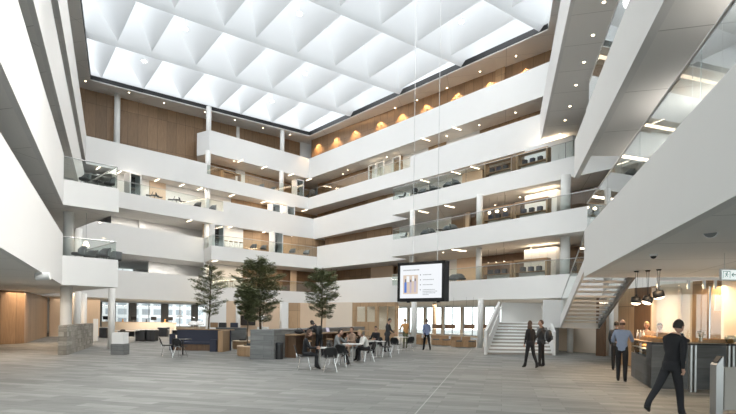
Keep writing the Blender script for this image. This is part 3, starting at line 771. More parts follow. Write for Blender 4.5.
for i, (x, y, tx, ty, tz, e, cone) in enumerate(((2.5, 17, -13, 19, 5, 2600, 1.5), (1, 24, -19, 30, 8, 3000, 1.4), (2.0, 10.5, -9, 12, 4, 2500, 1.4), (-1, 13, 6, 10, 4, 1200, 1.6), (-6, 24, 6.5, 16, 6, 1200, 1.4),
        (-6, 19, -14, 45, 3, 1600, 1.0), (-4, 16, 5, 40, 1, 2600, .95), (-2, 20, -6, 56, 4, 1500, .8), (-3, 6, -12, 24, 3, 900, 1.0))):
    floods.put((x, y, ZS+.9), 0, 'added square fill flood on a skylight baffle above the near half of the hall', 'added fill floods over the near hall')  # extra floods, added as fill for the side walls and lower bands
    lamp('flood', (x, y, ZS-.1), e, .6, (1, .98, .95), aim((x, y, ZS-.1), (tx, ty, tz)), cone)

# added uplighters on the gallery floors, brightening the slab undersides
def fill_uplight_fn():
    t = thing('fill_uplighter', 'x', 'lamp')
    MB().lathe([(.12, 0), (.12, .02), (.015, .04), (.015, 1.30), (.10, 1.38), (.16, 1.52), (.15, 1.52), (.09, 1.40), (.01, 1.36)], n=20).build('stand', M['white2'], t)
    MB().lathe([(.001, 1.44), (.11, 1.44), (.11, 1.45), (.001, 1.45)], n=16, cap=False).build('bulb', M['cool'], t)
    return t
fill_upl = Proto(fill_uplight_fn)
for i, (k, Y, off, e) in enumerate(((1, 7, 1.8, 55), (1, 11, 2.0, 55), (1, 14, 2.4, 40), (2, 10, 2.2, 30), (2, 14, 2.2, 30))):
    p = Rx(Y); x = p.x+off
    fill_upl.put((x, Y, Fl[k]), 0, 'added slim white uplighter on the %s gallery behind the near right balustrade, %s in line' % (lv[k], ('first', 'second', 'third', 'first', 'second')[i]))
    lamp('fill_uplighter', (x, Y, Fl[k]+1.56), e, .12, (1, .94, .86), (PI, 0, 0), 2.8)

def fill_spot_fn():  # added spots that brighten the near left wall
    t = thing('fill_ceiling_spot', 'x', 'lamp')
    MB().box((0, 0, -.03), (.34, .34, .06), bev=.01).build('housing', M['white2'], t)
    MB().box((0, 0, -.065), (.26, .26, .012)).build('lens', M['cool'], t)
    return t
fill_spot = Proto(fill_spot_fn)
for i, (x, y, tx, ty, tz, e, cn_) in enumerate(((6.4, 12, -8, 11, 4.2, 5200, 1.05), (6.6, 13.5, -9.5, 14.5, 4.6, 3600, .95))):
    fill_spot.put((x, y, U[4]+.006), 0, 'added square fill spot under the fourth gallery slab of the near right side, %s of two' % ('nearer', 'further')[i])
    lamp('fill_ceiling_spot', (x, y, U[4]-.12), e, .12, (1, .98, .94), aim((x, y, U[4]), (tx, ty, tz)), cn_)
lamp('bar_fill', (*at(690, 330, 15.2).xy, 1.5), 38, .15, (1, .84, .66), (PI, 0, 0), 2.9)  # added upward spots near the counter, filling the dark soffit above
lamp('bar_fill', (*at(720, 330, 11.2).xy, 1.0), 22, .15, (1, .86, .70), (PI, 0, 0), 2.9)
# ------------------------------------------------------------------ stairs
RDV = V2((0.268, 1)).normalized()
def stairs():
    sl = ground(491.5, 355).xy; sr = ground(547, 354.4).xy
    w = (sr-sl); c = (sl+sr)/2
    t = thing('staircase', 'wide white staircase with solid sloping sides rising to a landing right of centre', 'staircase', (c.x, c.y, 0))
    wv = V2((w.length/2, 0)); n = 10; run = .46; rise = .169
    dl = V2((.40, 1.0)); dr_ = V2((.24, 1.0)); dv = V2((.32, 1.0))
    for i in range(n):
        a0 = -wv+dl*(run*i); b0 = wv+dr_*(run*i); a1 = -wv+dl*(run*(i+1)+.02); b1 = wv+dr_*(run*(i+1)+.02)
        MB().prism([tuple(a0), tuple(b0), tuple(b1), tuple(a1)], rise*(i+1)-.075, rise*(i+1)).build('tread', M['white2'], t)
        MB().prism([tuple(a0+V2((0, .05))), tuple(b0+V2((0, .05))), tuple(b0+V2((0, .08))), tuple(a0+V2((0, .08)))], rise*i+.002, rise*(i+1)-.077).build('gap_shade_board', M['taupe'], t)  # taupe boards close the open gaps, coloured as the dimness behind the treads
    def side(x, dd, hh):
        p0 = V2((x, 0))-dd*.25; L = n*run+.25
        mb = MB(); th = V2((.13, 0))
        prof = [(0, 0), (.35, 0), (L, n*rise-.30), (L, n*rise+hh), (0, hh)]
        a = [mb.b.verts.new((*(p0+dd*s-th/2), z)) for s, z in prof]; b = [mb.b.verts.new((*(p0+dd*s+th/2), z)) for s, z in prof]
        mb.b.faces.new(a); mb.b.faces.new(list(reversed(b)))
        for i in range(5): j = (i+1) % 5; mb.b.faces.new((a[i], b[i], b[j], a[j]))
        mb.build('side_panel', M['white2'], t)
        s = 1 if x < 0 else -1
        q0 = p0+V2((s*.16, 0)); MB().tube((*(q0+dd*.3), .95), (*(q0+dd*L), n*rise+.95), .04).build('handrail', M['white'], t)
    side(-wv.x-.06, dl, 1.22); side(wv.x+.06, dr_, 1.22)
    # landing with its back and front parapets
    z = n*rise
    P = lambda p: tuple(p-c)
    a = c-wv+dl*(n*run); b = c+wv+dr_*(n*run); far = dv*1.7
    e = V2(at(598, 329, 24).xy); e0 = V2(at(562, 329, 24).xy)
    MB().prism([P(a), P(b), P(V2((b.x+.3, e.y+.2))), P(V2((e0.x, e.y))), P(e), P(V2((e.x+1.6, a.y+1.6))), P(a+far)], z-.25, z).build('landing', M['white2'], t)
    MB().prism([P(a+far), P(V2((e.x+1.6, a.y+1.6))), P(V2((e.x+1.6, a.y+1.72))), P(a+far+V2((0, .12)))], z-.25, 2.92).build('parapet', M['white2'], t)
    pa = V2((at(543, 330, 27.4).x, 27.4)); pb = V2(at(562.5, 330, pa.y).xy)
    MB().prism([P(pa), P(pb), P(pb+V2((0, .1))), P(pa+V2((0, .1)))], z-.27, 2.90).build('parapet', M['white2'], t)
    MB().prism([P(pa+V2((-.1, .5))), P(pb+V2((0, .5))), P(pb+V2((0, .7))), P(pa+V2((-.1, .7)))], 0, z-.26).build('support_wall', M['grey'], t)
    # upper flight
    t2 = thing('staircase', 'upper open white stair flight climbing from the landing to the right hand gallery', 'staircase', (e0.x, e0.y, z))
    W = e.x-e0.x; Ln = 24-15.45; m = 16; r2 = Ln/m; rs = (Fl[1]-z)/m
    back_d = V2((-.268, -1))
    for i in range(m):
        o = back_d*(r2*i); q = back_d*(r2+.02)
        z1 = rs*(i+1)
        MB().prism([tuple(o), tuple(o+V2((W, 0))), tuple(o+V2((W, 0))+q), tuple(o+q)], z1-.07, z1).build('tread', M['white2'], t2)
    for x in (-.05, W+.05):
        mb = MB(); th = V2((.08, 0)); p0 = V2((x, 0))
        prof = [(0, -.22), (Ln, rs*m-.30), (Ln, rs*m+.08), (0, .30)]
        a_ = [mb.b.verts.new((*(p0+back_d*s-th/2), zz)) for s, zz in prof]; b_ = [mb.b.verts.new((*(p0+back_d*s+th/2), zz)) for s, zz in prof]
        mb.b.faces.new(a_); mb.b.faces.new(list(reversed(b_)))
        for i in range(4): j = (i+1) % 4; mb.b.faces.new((a_[i], b_[i], b_[j], a_[j]))
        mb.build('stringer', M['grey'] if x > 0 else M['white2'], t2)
        g = MB(); th = V2((.012, 0))
        prof = [(0, .30), (Ln, rs*m+.08), (Ln, rs*m+1.0), (0, 1.1)]
        a_ = [g.b.verts.new((*(p0+back_d*s-th/2), zz)) for s, zz in prof]; b_ = [g.b.verts.new((*(p0+back_d*s+th/2), zz)) for s, zz in prof]
        g.b.faces.new(a_); g.b.faces.new(list(reversed(b_)))
        for i in range(4): j = (i+1) % 4; g.b.faces.new((a_[i], b_[i], b_[j], a_[j]))
        g.build('glass_panel', M['glass'], t2)
        MB().tube((*p0, 1.12), (*(p0+back_d*Ln), rs*m+1.02), .025).build('handrail', M['steel'], t2)
stairs()
wallseg('wall_right', V2((13.0, 15.3)), V2((13.0, 29)), Fl[1], U[2]+.03, 'white')
# ------------------------------------------------------------------ furniture prototypes
def shell_chair(mseat, mleg='chrome'):
    def fn():
        t = thing('chair', 'x', 'chair')
        def seat(u, v):
            x = (v-.5)*.46*(1-.1*abs(u-.5)); y = -.22+u*.44
            return Vector((x, y, .45+.03*(2*v-1)**2-.012*math.sin(u*PI)))
        MB().grid(seat, 6, 6, .022).build('seat', M[mseat], t, smooth=True)
        def bk(u, v):
            a = (v-.5); w_ = .44*(.82+.18*math.sin(u*PI))
            return Vector((a*w_, -.24-.10*u+.16*a*a, .50+.33*u-.05*(2*a)**4*u))
        MB().grid(bk, 6, 6, .022).build('backrest', M[mseat], t, smooth=True)
        for sx in (-1, 1):
            for sy in (-1, 1):
                MB().tube((sx*.12, sy*.12, .45), (sx*.22, sy*.22, .0), .011, n=8).build('leg', M[mleg], t)
        MB().tube((-.12, -.24, .44), (-.10, -.27, .56), .012, n=6).tube((.12, -.24, .44), (.10, -.27, .56), .012, n=6).build('back_support', M[mleg], t)
        return t
    return fn
chair = Proto(shell_chair('black'))
gchair = Proto(shell_chair('charcoal'))
def tub_fn():
    t = thing('tub_chair', 'x', 'chair')
    MB().lathe([(.20, .34), (.30, .36), (.31, .44), (.27, .47)], n=20).build('seat', M['charcoal'], t, smooth=True)
    def sh(u, v):
        a = PI*1.0+v*PI; r = .31+.03*u
        return Vector((r*math.cos(a), r*math.sin(a)*.9, .36+u*(.24+.20*min(1, 1.6*math.sin(v*PI)))))
    MB().grid(sh, 4, 16, .045).build('backrest', M['soft_grey'], t, smooth=True)
    for k in range(4):
        a = PI/4+k*PI/2; MB().tube((.14*math.cos(a), .14*math.sin(a), .35), (.26*math.cos(a), .26*math.sin(a), 0), .012, n=6).build('leg', M['black'], t)
    return t
tub = Proto(tub_fn)
def table_fn(r, h, top, base='steel', nm='round_table'):
    def fn():
        t = thing(nm, 'x', 'table')
        MB().lathe([(r-.01, h-.025), (r, h-.018), (r, h-.006), (r-.008, h)], n=32).build('tabletop', M[top], t)
        MB().lathe([(.03, .012), (.03, h-.025)], n=14).build('column', M[base], t)
        MB().lathe([(.24, 0), (.24, .008), (.05, .02)], n=28).build('base', M[base], t)
        return t
    return fn
table = Proto(table_fn(.42, .74, 'marble'))
gtable = Proto(table_fn(.36, .72, 'black', 'black', 'small_table'))
def booth_fn():
    t = thing('phone_booth', 'x', 'booth')
    mb = MB(); w_, d_, h_ = 1.0, 1.0, 2.15
    mb.box((0, 0, .06), (w_, d_, .12), bev=.03); mb.box((0, 0, h_-.06), (w_, d_, .12), bev=.03)
    mb.box((-w_/2+.05, 0, h_/2), (.10, d_, h_-.05), bev=.03); mb.box((w_/2-.05, 0, h_/2), (.10, d_, h_-.05), bev=.03)
    mb.box((0, d_/2-.04, h_/2), (w_-.1, .08, h_-.1)); mb.build('shell', M['white2'], t)
    MB().box((0, d_/2-.1, h_/2), (w_-.22, .03, h_-.26)).build('lining', M['charcoal'], t)
    dr = MB().box((0, -d_/2+.05, h_/2), (w_-.22, .02, h_-.24)).build('door', M['glass_smoke'], t)
    MB().box((w_/2-.2, -d_/2+.02, 1.05), (.02, .03, .3)).build('door_handle', M['steel'], dr)
    MB().box((0, .15, 1.0), (w_-.24, .35, .03)).build('shelf', M['oak'], t)
    MB().box((0, .22, .45), (.4, .35, .08), bev=.02).build('seat', M['charcoal'], t)
    return t
booth = Proto(booth_fn)
def frame_fn():
    t = thing('framed_shelf', 'x', 'shelf')
    w_, h_, d_ = 2.2, 1.35, .45
    mb = MB()
    for x in (-w_/2+.06, w_/2-.06): mb.box((x, 0, h_/2), (.12, d_, h_), bev=.008)
    mb.box((0, 0, h_-.06), (w_-.24, d_, .12)); mb.box((0, 0, .05), (w_-.24, d_, .1)); mb.build('frame', M['oak'], t)
    MB().box((0, 0, .55), (w_-.24, d_*.9, .03)).build('shelf_board', M['oak'], t)
    MB().box((0, d_/2-.04, .33), (w_-.24, .02, .44)).build('back_panel', M['white2'], t)
    return t
frame = Proto(frame_fn)
def monitor_fn():
    t = thing('monitor', 'x', 'monitor')
    MB().box((0, 0, .35), (.52, .03, .32), bev=.006).build('screen', M['black'], t)
    MB().tube((0, .02, 0.01), (0, .02, .25), .018).build('stand', M['steel'], t)
    MB().box((0, .02, .008), (.2, .16, .015)).build('base', M['steel'], t)
    return t
monitor = Proto(monitor_fn)
def desk_fn():
    t = thing('desk', 'x', 'desk')
    MB().box((0, 0, .73), (1.6, .75, .03), bev=.004).build('worktop', M['marble'], t)
    for sx in (-1, 1):
        for sy in (-1, 1): MB().tube((sx*.72, sy*.3, 0), (sx*.72, sy*.3, .72), .022, n=8).build('leg', M['steel'], t)
    MB().box((0, .33, .5), (1.4, .02, .35)).build('modesty_panel', M['charcoal'], t)
    return t
desk = Proto(desk_fn)
def pend_fn():
    t = thing('pendant_lamp', 'x', 'lamp')
    MB().tube((0, 0, .1), (0, 0, 1.0), .006, n=6).build('cord', M['black'], t)
    MB().ball((0, 0, 0), .13, 14, (1, 1, .8)).build('globe', M['glow'], t, smooth=True)
    MB().lathe([(.04, .09), (.05, .14), (.01, .16)], n=12).build('cap', M['black'], t)
    return t
gpend = Proto(pend_fn)
def stool_fn():
    t = thing('bar_stool', 'x', 'stool')
    MB().lathe([(.17, .70), (.185, .715), (.185, .735), (.17, .75)], n=20).build('seat', M['oak'], t)
    for k in range(4):
        a = PI/4+k*PI/2; MB().tube((.10*math.cos(a), .10*math.sin(a), .71), (.21*math.cos(a), .21*math.sin(a), 0), .013, n=8).build('leg', M['chrome'], t)
    mb = MB()
    for k in range(4):
        a = PI/4+k*PI/2; b = a+PI/2; mb.tube((.175*math.cos(a), .175*math.sin(a), .25), (.175*math.cos(b), .175*math.sin(b), .25), .009, n=6)
    mb.build('footrest', M['chrome'], t)
    return t
stool = Proto(stool_fn)

def gp(proto, px, k, a, b, d, rz, label, group=None, scale=None, z=0):
    p = at_off(px, a, b, d)
    return proto.put((p.x, p.y, Fl[k]+z), rz, label, group, scale)
# left balconies
KL = (K0, K1)
gp(tub, 84.5, 2, *KL, .7, 2.6, 'dark grey tub chair behind the glass of the upper corner balcony, left of two', scale=.8)
gp(tub, 109.5, 2, *KL, .7, 2.2, 'dark grey tub chair behind the glass of the upper corner balcony, right of two', scale=.8)
gp(gtable, 97.5, 2, *KL, 1.4, 0, 'small black table between the two tub chairs of the upper corner balcony', scale=.7)
gp(tub, 79.5, 1, *KL, 1.1, 2.0, 'dark tub chair on the lower corner balcony, beside the glowing lamp')
gp(tub, 91.5, 1, *KL, 2.2, 2.8, 'dark tub chair on the lower corner balcony, second from left')
gp(tub, 104, 1, *KL, .8, 2.6, 'largest dark tub chair on the lower corner balcony, seen from behind')
gp(tub, 115.5, 1, *KL, 2.2, 1.2, 'dark tub chair on the lower corner balcony, nearest its right edge')
t = gtable.put((*at_off(99, *KL, 3.2), Fl[1]), 0, 'small black table in the middle of the lower corner balcony')
def glow_lamp():
    p = at_off(87, *KL, 1.3)
    t = thing('pendant_lamp', 'glowing cream pendant lamp hanging over the lower corner balcony', 'lamp', (p.x, p.y, Fl[1]+.85))
    MB().lathe([(.05, .22), (.10, .15), (.14, 0), (.13, -.02)], n=20).build('lamp_shade', M['glow'], t, smooth=True)
    MB().tube((0, 0, .2), (0, 0, U[2]-Fl[1]-.85), .006, n=6).build('cord', M['black'], t)
glow_lamp()
A3 = (A3a, A3b); A3r = (A3b, C3); A4r = (A4b, C4); A2r = (A2c, C2)
PL = [
 (booth, 133, 3, A3, 1.6, .9, 'white booth on the third gallery beside the upper corner balcony'),
 (gtable, 155, 3, A3, 1.5, 0, 'black table on the third gallery, right of the white booth'),
 (gchair, 149, 3, A3, .9, 2.0, 'dark chair left of the first black table on the third gallery'),
 (gchair, 160, 3, A3, .8, -1.0, 'dark chair right of the first black table on the third gallery'),
 (gtable, 177, 3, A3, 1.5, 0, 'black table on the third gallery, second from the left'),
 (gchair, 171, 3, A3, .9, 2.0, 'dark chair left of the second black table on the third gallery'),
 (gchair, 183, 3, A3, .8, -1.0, 'dark chair right of the second black table on the third gallery'),
 (tub, 197.5, 3, A3, 1.0, 2.6, 'grey tub chair just left of the column on the third gallery'),
 (tub, 213, 3, A3, .9, 2.6, 'grey tub chair just right of the column on the third gallery'),
 (frame, 231, 4, A4r, 1.6, .9, 'oak framed shelf on the fourth gallery below the projecting box'),
 (tub, 261, 4, A4r, 1.0, 2.5, 'grey tub chair on the fourth gallery, left one'),
 (tub, 273, 4, A4r, 1.0, 2.5, 'grey tub chair on the fourth gallery, right one near the column'),
 (booth, 298, 4, A4r, 1.0, .75, 'white phone booth on the fourth gallery near the far corner'),
 (gchair, 306, 4, A4r, .9, 2.5, 'dark chair between the fourth gallery booth and the corner'),
 (booth, 274.5, 3, A3r, 1.4, .75, 'white phone booth on the third gallery, left of the column'),
 (booth, 289, 3, A3r, 1.0, .75, 'white phone booth on the third gallery, right of the column'),
 (tub, 252, 3, A3r, 1.0, 2.5, 'grey tub chair on the third gallery, left of the booths'),
 (tub, 263, 3, A3r, 1.0, 2.5, 'grey tub chair on the third gallery, next to the left booth'),
 (gchair, 300, 3, A3r, .9, 2.2, 'dark chair on the third gallery near the far corner'),
 (booth, 217.5, 2, A2r, 1.2, .75, 'white phone booth at the left end of the second gallery'),
 (stool, 227, 2, A2r, .7, 0, 'bar stool on the second gallery, leftmost of four'),
 (stool, 232, 2, A2r, .7, 0, 'bar stool on the second gallery, second of four'),
 (stool, 237, 2, A2r, .7, 0, 'bar stool on the second gallery, third of four'),
 (stool, 242, 2, A2r, .7, 0, 'bar stool on the second gallery, rightmost of four'),
 (tub, 254, 2, A2r, .9, 2.5, 'grey tub chair on the second gallery, left one beside the booth'),
 (tub, 264, 2, A2r, .9, 2.5, 'grey tub chair on the second gallery, right one beside the booth'),
 (booth, 277, 2, A2r, 1.0, .75, 'white phone booth on the second gallery, left of the column'),
 (tub, 293, 2, A2r, .9, 2.5, 'grey tub chair on the second gallery near the corner, left one'),
 (tub, 307, 2, A2r, .9, 2.5, 'grey tub chair on the second gallery near the corner, right one'),
 (stool, 228, 1, A2r, .7, 0, 'bar stool on the first gallery, left one beside the broad tree'),
 (stool, 233, 1, A2r, .7, 0, 'bar stool on the first gallery, right one beside the broad tree'),
 (gtable, 427, 3, (B3b, B3c), 1.7, 0, 'round dark table on the third gallery above the screen'),
 (gchair, 402, 3, (B3b, B3c), .9, 1.2, 'low dark chair at the left end of the projecting third gallery'),
 (gchair, 415, 3, (B3b, B3c), .8, 0, 'dark chair left of the round table above the screen'),
 (tub, 422, 3, (B3b, B3c), .9, 2.2, 'grey tub chair left of the third gallery table'),
 (tub, 434, 3, (B3b, B3c), .8, 3.9, 'grey tub chair right of the third gallery table'),
 (tub, 441, 3, (B3b, B3c), 1.6, 3.9, 'grey tub chair midway along the third gallery'),
 (gtable, 452, 3, (B3b, B3c), 1.7, 0, 'dark table beside the birch wall on the third gallery'),
 (tub, 447, 3, (B3b, B3c), .8, 2.2, 'grey tub chair left of the table by the birch wall'),
 (tub, 457, 3, (B3b, B3c), .8, 3.9, 'grey tub chair right of the table by the birch wall'),
 (gchair, 404, 2, (B2b, B2c), .9, 1.2, 'dark chair at the left end of the projecting second gallery'),
 (gchair, 409.5, 2, (B2b, B2c), 2.4, 3, 'dark chair beside the column at the left end of the second gallery'),
 (tub, 425, 2, (B2b, B2c), .9, 2.2, 'grey tub chair on the second gallery above the screen, first in line'),
 (tub, 433, 2, (B2b, B2c), .9, 3.9, 'grey tub chair on the second gallery above the screen, second in line'),
 (gtable, 441, 2, (B2b, B2c), 1.7, 0, 'dark table among the chairs of the second gallery above the screen'),
 (tub, 447, 2, (B2b, B2c), .9, 2.2, 'grey tub chair on the second gallery right of the dark table'),
 (tub, 455, 2, (B2b, B2c), .9, 3.9, 'grey tub chair on the second gallery, nearest the birch post'),
 (tub, 454, 1, (B2b, B2c), .9, 2.2, 'grey tub chair on the first gallery directly right of the screen'),
 (tub, 463, 1, (B2b, B2c), .9, 3.9, 'grey tub chair on the first gallery left of the white column'),
]
for pr, px, k, ab, d, rz, lb in PL: gp(pr, px, k, *ab, d, rz, lb)
RB = -math.atan2(B3b.y-B3c.y, B3c.x-B3b.x)
for k, nm in ((3, 'third'), (2, 'second'), (1, 'first')):
    a, b = (B3b, B3c) if k == 3 else (B2b, B2c)
    for px, sd in ((499.5, 'left'), (533, 'right')):
        fr = gp(frame, px, k, a, b, .75, RB, 'oak framed shelf behind the glass of the %s gallery, %s of the pair' % (nm, sd))
        fr.scale = (1.03, 1, .95)
        p = fr.location; u = V2((math.cos(RB), math.sin(RB)))
        for i in range(3):
            q = p.xy+u*(-.6+.55*i)
            mb = MB(); mb.box((0, 0, .15), (.30, .22, .30), RB, bev=.02)
            o = mb.build('storage_box', M['charcoal'] if (i+k) % 2 else M['navy'])
            o.location = (q.x, q.y, Fl[k]+.565*.95); tagp(o, 'small dark storage box on the %s oak framed shelf of the %s gallery, %s' % (sd, nm, ('leftmost', 'middle', 'rightmost')[i]), 'box')
for k, y in ((2, 0), (1, 0)):
    for px, nm in ((489.5, 'left'), (497.5, 'middle'), (505.5, 'right')):
        p = at_off(px, B2b, B2c, 2.2)
        gpend.put((p.x, p.y, U[k+1]-1.02), 0, 'glowing round pendant lamp over the %s gallery, %s of three' % (lv[k], nm))
def kitchen(k, a, b, px0, px1, d, nm):
    p, q = line_off(a, b, d); s = hit(px0, p, q); e = hit(px1, p, q); m = (s+e)/2; L = (e-s).length
    t = thing('kitchen_unit', 'tall white kitchen unit with doors at the back of the %s gallery on the right' % nm, 'kitchen unit', (m.x, m.y, Fl[k]), math.atan2((e-s).y, (e-s).x))
    MB().box((0, 0, 1.1), (L, .6, 2.2)).build('body', M['white2'], t)
    n = 4
    for i in range(n):
        dd = MB().box((-L/2+L*(i+.5)/n, -.315, 1.1), (L/n-.02, .025, 2.14)).build('door', M['white2'], t)
        MB().tube((-L/2+L*(i+.9)/n, -.34, .9), (-L/2+L*(i+.9)/n, -.34, 1.2), .01, n=6).build('handle', M['steel'], dd)
kitchen(3, B3b, B3c, 527, 575, 2.6, 'third'); kitchen(2, B2b, B2c, 528, 560, 3.0, 'second'); kitchen(1, B2b, B2c, 528, 560, 3.0, 'first')
# gallery doors above, at the back right
def gdoors():
    for px, nm in ((372, 'left'), (380, 'middle'), (396, 'right')):
        p, q = line_off(C4, B4a, 1.3); g = hit(px, p, q); u = (q-p).normalized()
        t = thing('glass_door', 'white framed glass door standing on the fourth gallery right of the corner, %s one' % nm, 'door', (g.x, g.y, Fl[4]), math.atan2(u.y, u.x))
        mb = MB()
        for x in (-.5, .5): mb.box((x, 0, 1.05), (.10, .1, 2.1))
        mb.box((0, 0, 2.06), (1.0, .1, .08)); mb.build('frame', M['white2'], t)
        MB().box((0, 0, 1.02), (.9, .015, 2.0)).build('pane', M['glass'], t)
gdoors()
# ------------------------------------------------------------------ ground floor, left
wa = ground(58, 355).xy; wb = ground(66.5, 355.2).xy; wc = ground(93, 346).xy
dv = (wc-wb); wd = wa+dv
o = MB().prism([(0, 0), tuple(wb-wa), tuple(wc-wa), tuple(wd-wa)], 0, 1.28).build('stone_block_wall', M['blockstone'], uv=True)
o.location = (wa.x, wa.y, 0); tagp(o, 'low wall of beige grey split stone blocks in front of the thick white column', 'wall')
def plinth():
    g = ground(116.7, 355)
    t = thing('plinth', 'square dark grey plinth with a white top in front of a slim white column', 'plinth', (g.x, g.y+.30, 0))
    MB().box((0, 0, .24), (.58, .55, .48), bev=.006).build('base', M['midstone'], t, uv=True)
    MB().box((0, 0, .74), (.52, .5, .50), bev=.006).build('top', M['white2'], t)
plinth()
def box_thing(name, label, cat, px0, px1, pyb, h, d, m, z0=0, bev=.01, uv=False):
    a = ground(px0, pyb); b = ground(px1, pyb); w_ = (b-a).length; c = (a+b)/2
    o = MB().box((0, 0, h/2), (w_, d, h), bev=bev).build(name, M[m], uv=uv); o.location = (c.x, c.y+d/2, z0)
    return tagp(o, label, cat)
box_thing('screen_panel', 'upright white panel behind the far end of the stone block wall', 'panel', 92.6, 97, 341.5, 1.5, .15, 'white2')
def credenza(px0, px1, py, label, h=.95, m='cream', d=.6, n=4):
    a = ground(px0, py); b = ground(px1, py); w_ = (b-a).length; c = (a+b)/2
    t = thing('reception_counter', label, 'counter', (c.x, c.y+d/2, 0))
    MB().box((0, 0, h/2-.02), (w_, d, h-.04)).build('body', M[m], t)
    MB().box((0, 0, h-.02), (w_+.06, d+.06, .04)).build('worktop', M['peach'], t)
    for i in range(n): MB().box((-w_/2+w_*(i+.5)/n, -d/2-.012, h/2), (w_/n-.03, .02, h-.12)).build('door', M[m], t)
    return t, c, w_, h
t, c, w_, h = credenza(97, 176, 334.8, 'long birch and cream counter under the left windows', 1.15)
for i, (fx, kind) in enumerate(((.03, 'm'), (.1, 'l'), (.27, 'l'), (.42, 'm'), (.60, 'l'), (.70, 'm'), (.86, 'l'), (.93, 'm'))):
    x = c.x-w_/2+w_*fx
    if kind == 'm': monitor.put((x, c.y+.3, h), 0, 'black monitor on the long counter under the left windows, %s from the left' % ('first', '', '', 'second', '', 'third', '', 'fourth')[i])
    else:
        o = MB().lathe([(.07, 0), (.08, .02), (.05, .14), (.07, .26), (.04, .28)], n=12).build('vase', M['bread'] if i % 4 else M['charcoal']); o.location = (x, c.y+.3, h)
        tagp(o, 'small jar on the long counter under the left windows, %s from the left' % {1: 'first', 2: 'second', 4: 'third', 6: 'fourth'}[i], 'jar')
def oven_case(px0, px1, py, label):
    a = ground(px0, py); b = ground(px1, py); w_ = (b-a).length; c = (a+b)/2
    t = thing('sideboard', label, 'sideboard', (c.x, c.y+.3, 0))
    MB().box((0, 0, .4), (w_, .6, .74)).build('body', M['black'], t)
    MB().box((0, 0, .79), (w_+.05, .65, .04)).build('top', M['marble'], t)
    MB().box((-w_*.25, -.31, .4), (w_*.45, .02, .62)).build('door', M['charcoal'], t)
    MB().box((w_*.25, -.31, .4), (w_*.45, .02, .62)).build('door', M['charcoal'], t)
oven_case(135, 145, 341.5, 'black fronted desk unit in the reception area, left of two')
oven_case(146, 155, 341.5, 'black fronted desk unit in the reception area, right of two')
oven_case(98.5, 107, 338, 'dark cabinet with a white top beside the white panel')
oven_case(157, 167, 337, 'low dark cabinet behind the reception desk units')
g = ground(126, 341.5); desk.put((g.x, g.y, 0), 0, 'white desk on steel legs at the left of the reception area')
g = ground(180, 339.5); desk.put((g.x, g.y, 0), 0, 'white desk behind the navy lined seating booth')
g = ground(122, 341.8); chair.put((g.x, g.y-.3, 0), 3.0, 'chair tucked in front of the white desk in the reception area')
# arc lamps
def arc_lamp(px, py, label):
    g = ground(px, py)
    t = thing('arc_lamp', label, 'lamp', (g.x, g.y, 0))
    MB().lathe([(.18, 0), (.18, .02), (.02, .035)], n=20).build('base', M['chrome'], t)
    pts = [(0, 0, .02)]+[(-.9*(1-math.cos(a)), 0, 1.3+.55*math.sin(a)) for a in [i*PI*.62/10 for i in range(11)]]
    MB().path(pts, .012, 6).build('pole', M['chrome'], t)
    x, _, z = pts[-1]
    MB().lathe([(.02, .12), (.16, .08), (.24, -.04), (.22, -.05)], (x, 0, z-.08), 20).build('lamp_shade', M['white2'], t, smooth=True)
arc_lamp(196, 340, 'chrome arc lamp with a white shade behind the navy seating booth')
def mushroom(px, py, label, z=.0, s=1.0):
    g = ground(px, py)
    t = thing('mushroom_lamp', label, 'lamp', (g.x, g.y, z))
    MB().lathe([(.10*s, 0), (.10*s, .02), (.025, .04), (.025, .38*s)], n=16).build('stem', M['white2'], t)
    MB().lathe([(.26*s, .34*s), (.25*s, .40*s), (.19*s, .50*s), (.08*s, .56*s), (.01, .57*s)], n=24, cap=True).build('lamp_shade', M['white'], t, smooth=True)
# seating booth of oak lined with navy felt
def seat_booth():
    a = ground(167.5, 351).xy; b = ground(202.5, 355).xy; b2 = ground(213, 354).xy
    o = V2(a)
    t = thing('seating_booth', 'oak seating booth lined with navy felt beside two black chairs', 'booth', (a.x, a.y, 0))
    w_ = b.x-a.x; y1 = .2
    MB().box((w_/2+.25, 1.05, .53), (w_+.3, .10, 1.06)).build('back_panel', M['navy'], t)
    MB().box((w_+.22, .38, .53), (b2.x-b.x-.02, 1.30, 1.06)).build('side_panel', M['oak'], t)
    MB().box((-.04, .75, .42), (.09, .6, .84)).build('side_panel', M['navy'], t)
    MB().box((w_/2+.02, .75, .38), (w_-.1, .5, .12), bev=.03).build('seat', M['navy'], t)
    MB().box((w_/2+.02, .78, .16), (w_-.1, .45, .32)).build('plinth', M['oakdark'], t)
    MB().box((w_/2+.3, 1.05, 1.08), (w_+.5, .16, .04)).build('top_rail', M['oak'], t)
    MB().box((w_-.2, .2, .30), (.34, .5, .60)).build('end_panel', M['navy'], t)
seat_booth()
g = ground(182, 355); t = Proto(table_fn(.38, .72, 'black', 'black')).put((g.x, g.y+.1, 0), 0, 'round black table between the two black chairs at the navy seating booth')
g = ground(167, 356); chair.put((g.x, g.y, 0), -1.1, 'black shell chair left of the round black table by the navy booth')
g = ground(180, 357.5); chair.put((g.x, g.y, 0), -.2, 'black shell chair with its back to us at the navy booth')
mushroom(193, 343, 'white mushroom lamp behind the navy booth, left of two', .72, 1.3); mushroom(199, 343, 'white mushroom lamp behind the navy booth, right of two', .72, 1.3)
g = ground(196, 343); d_ = desk.put((g.x, g.y, 0), 0, 'white desk carrying two white mushroom lamps')
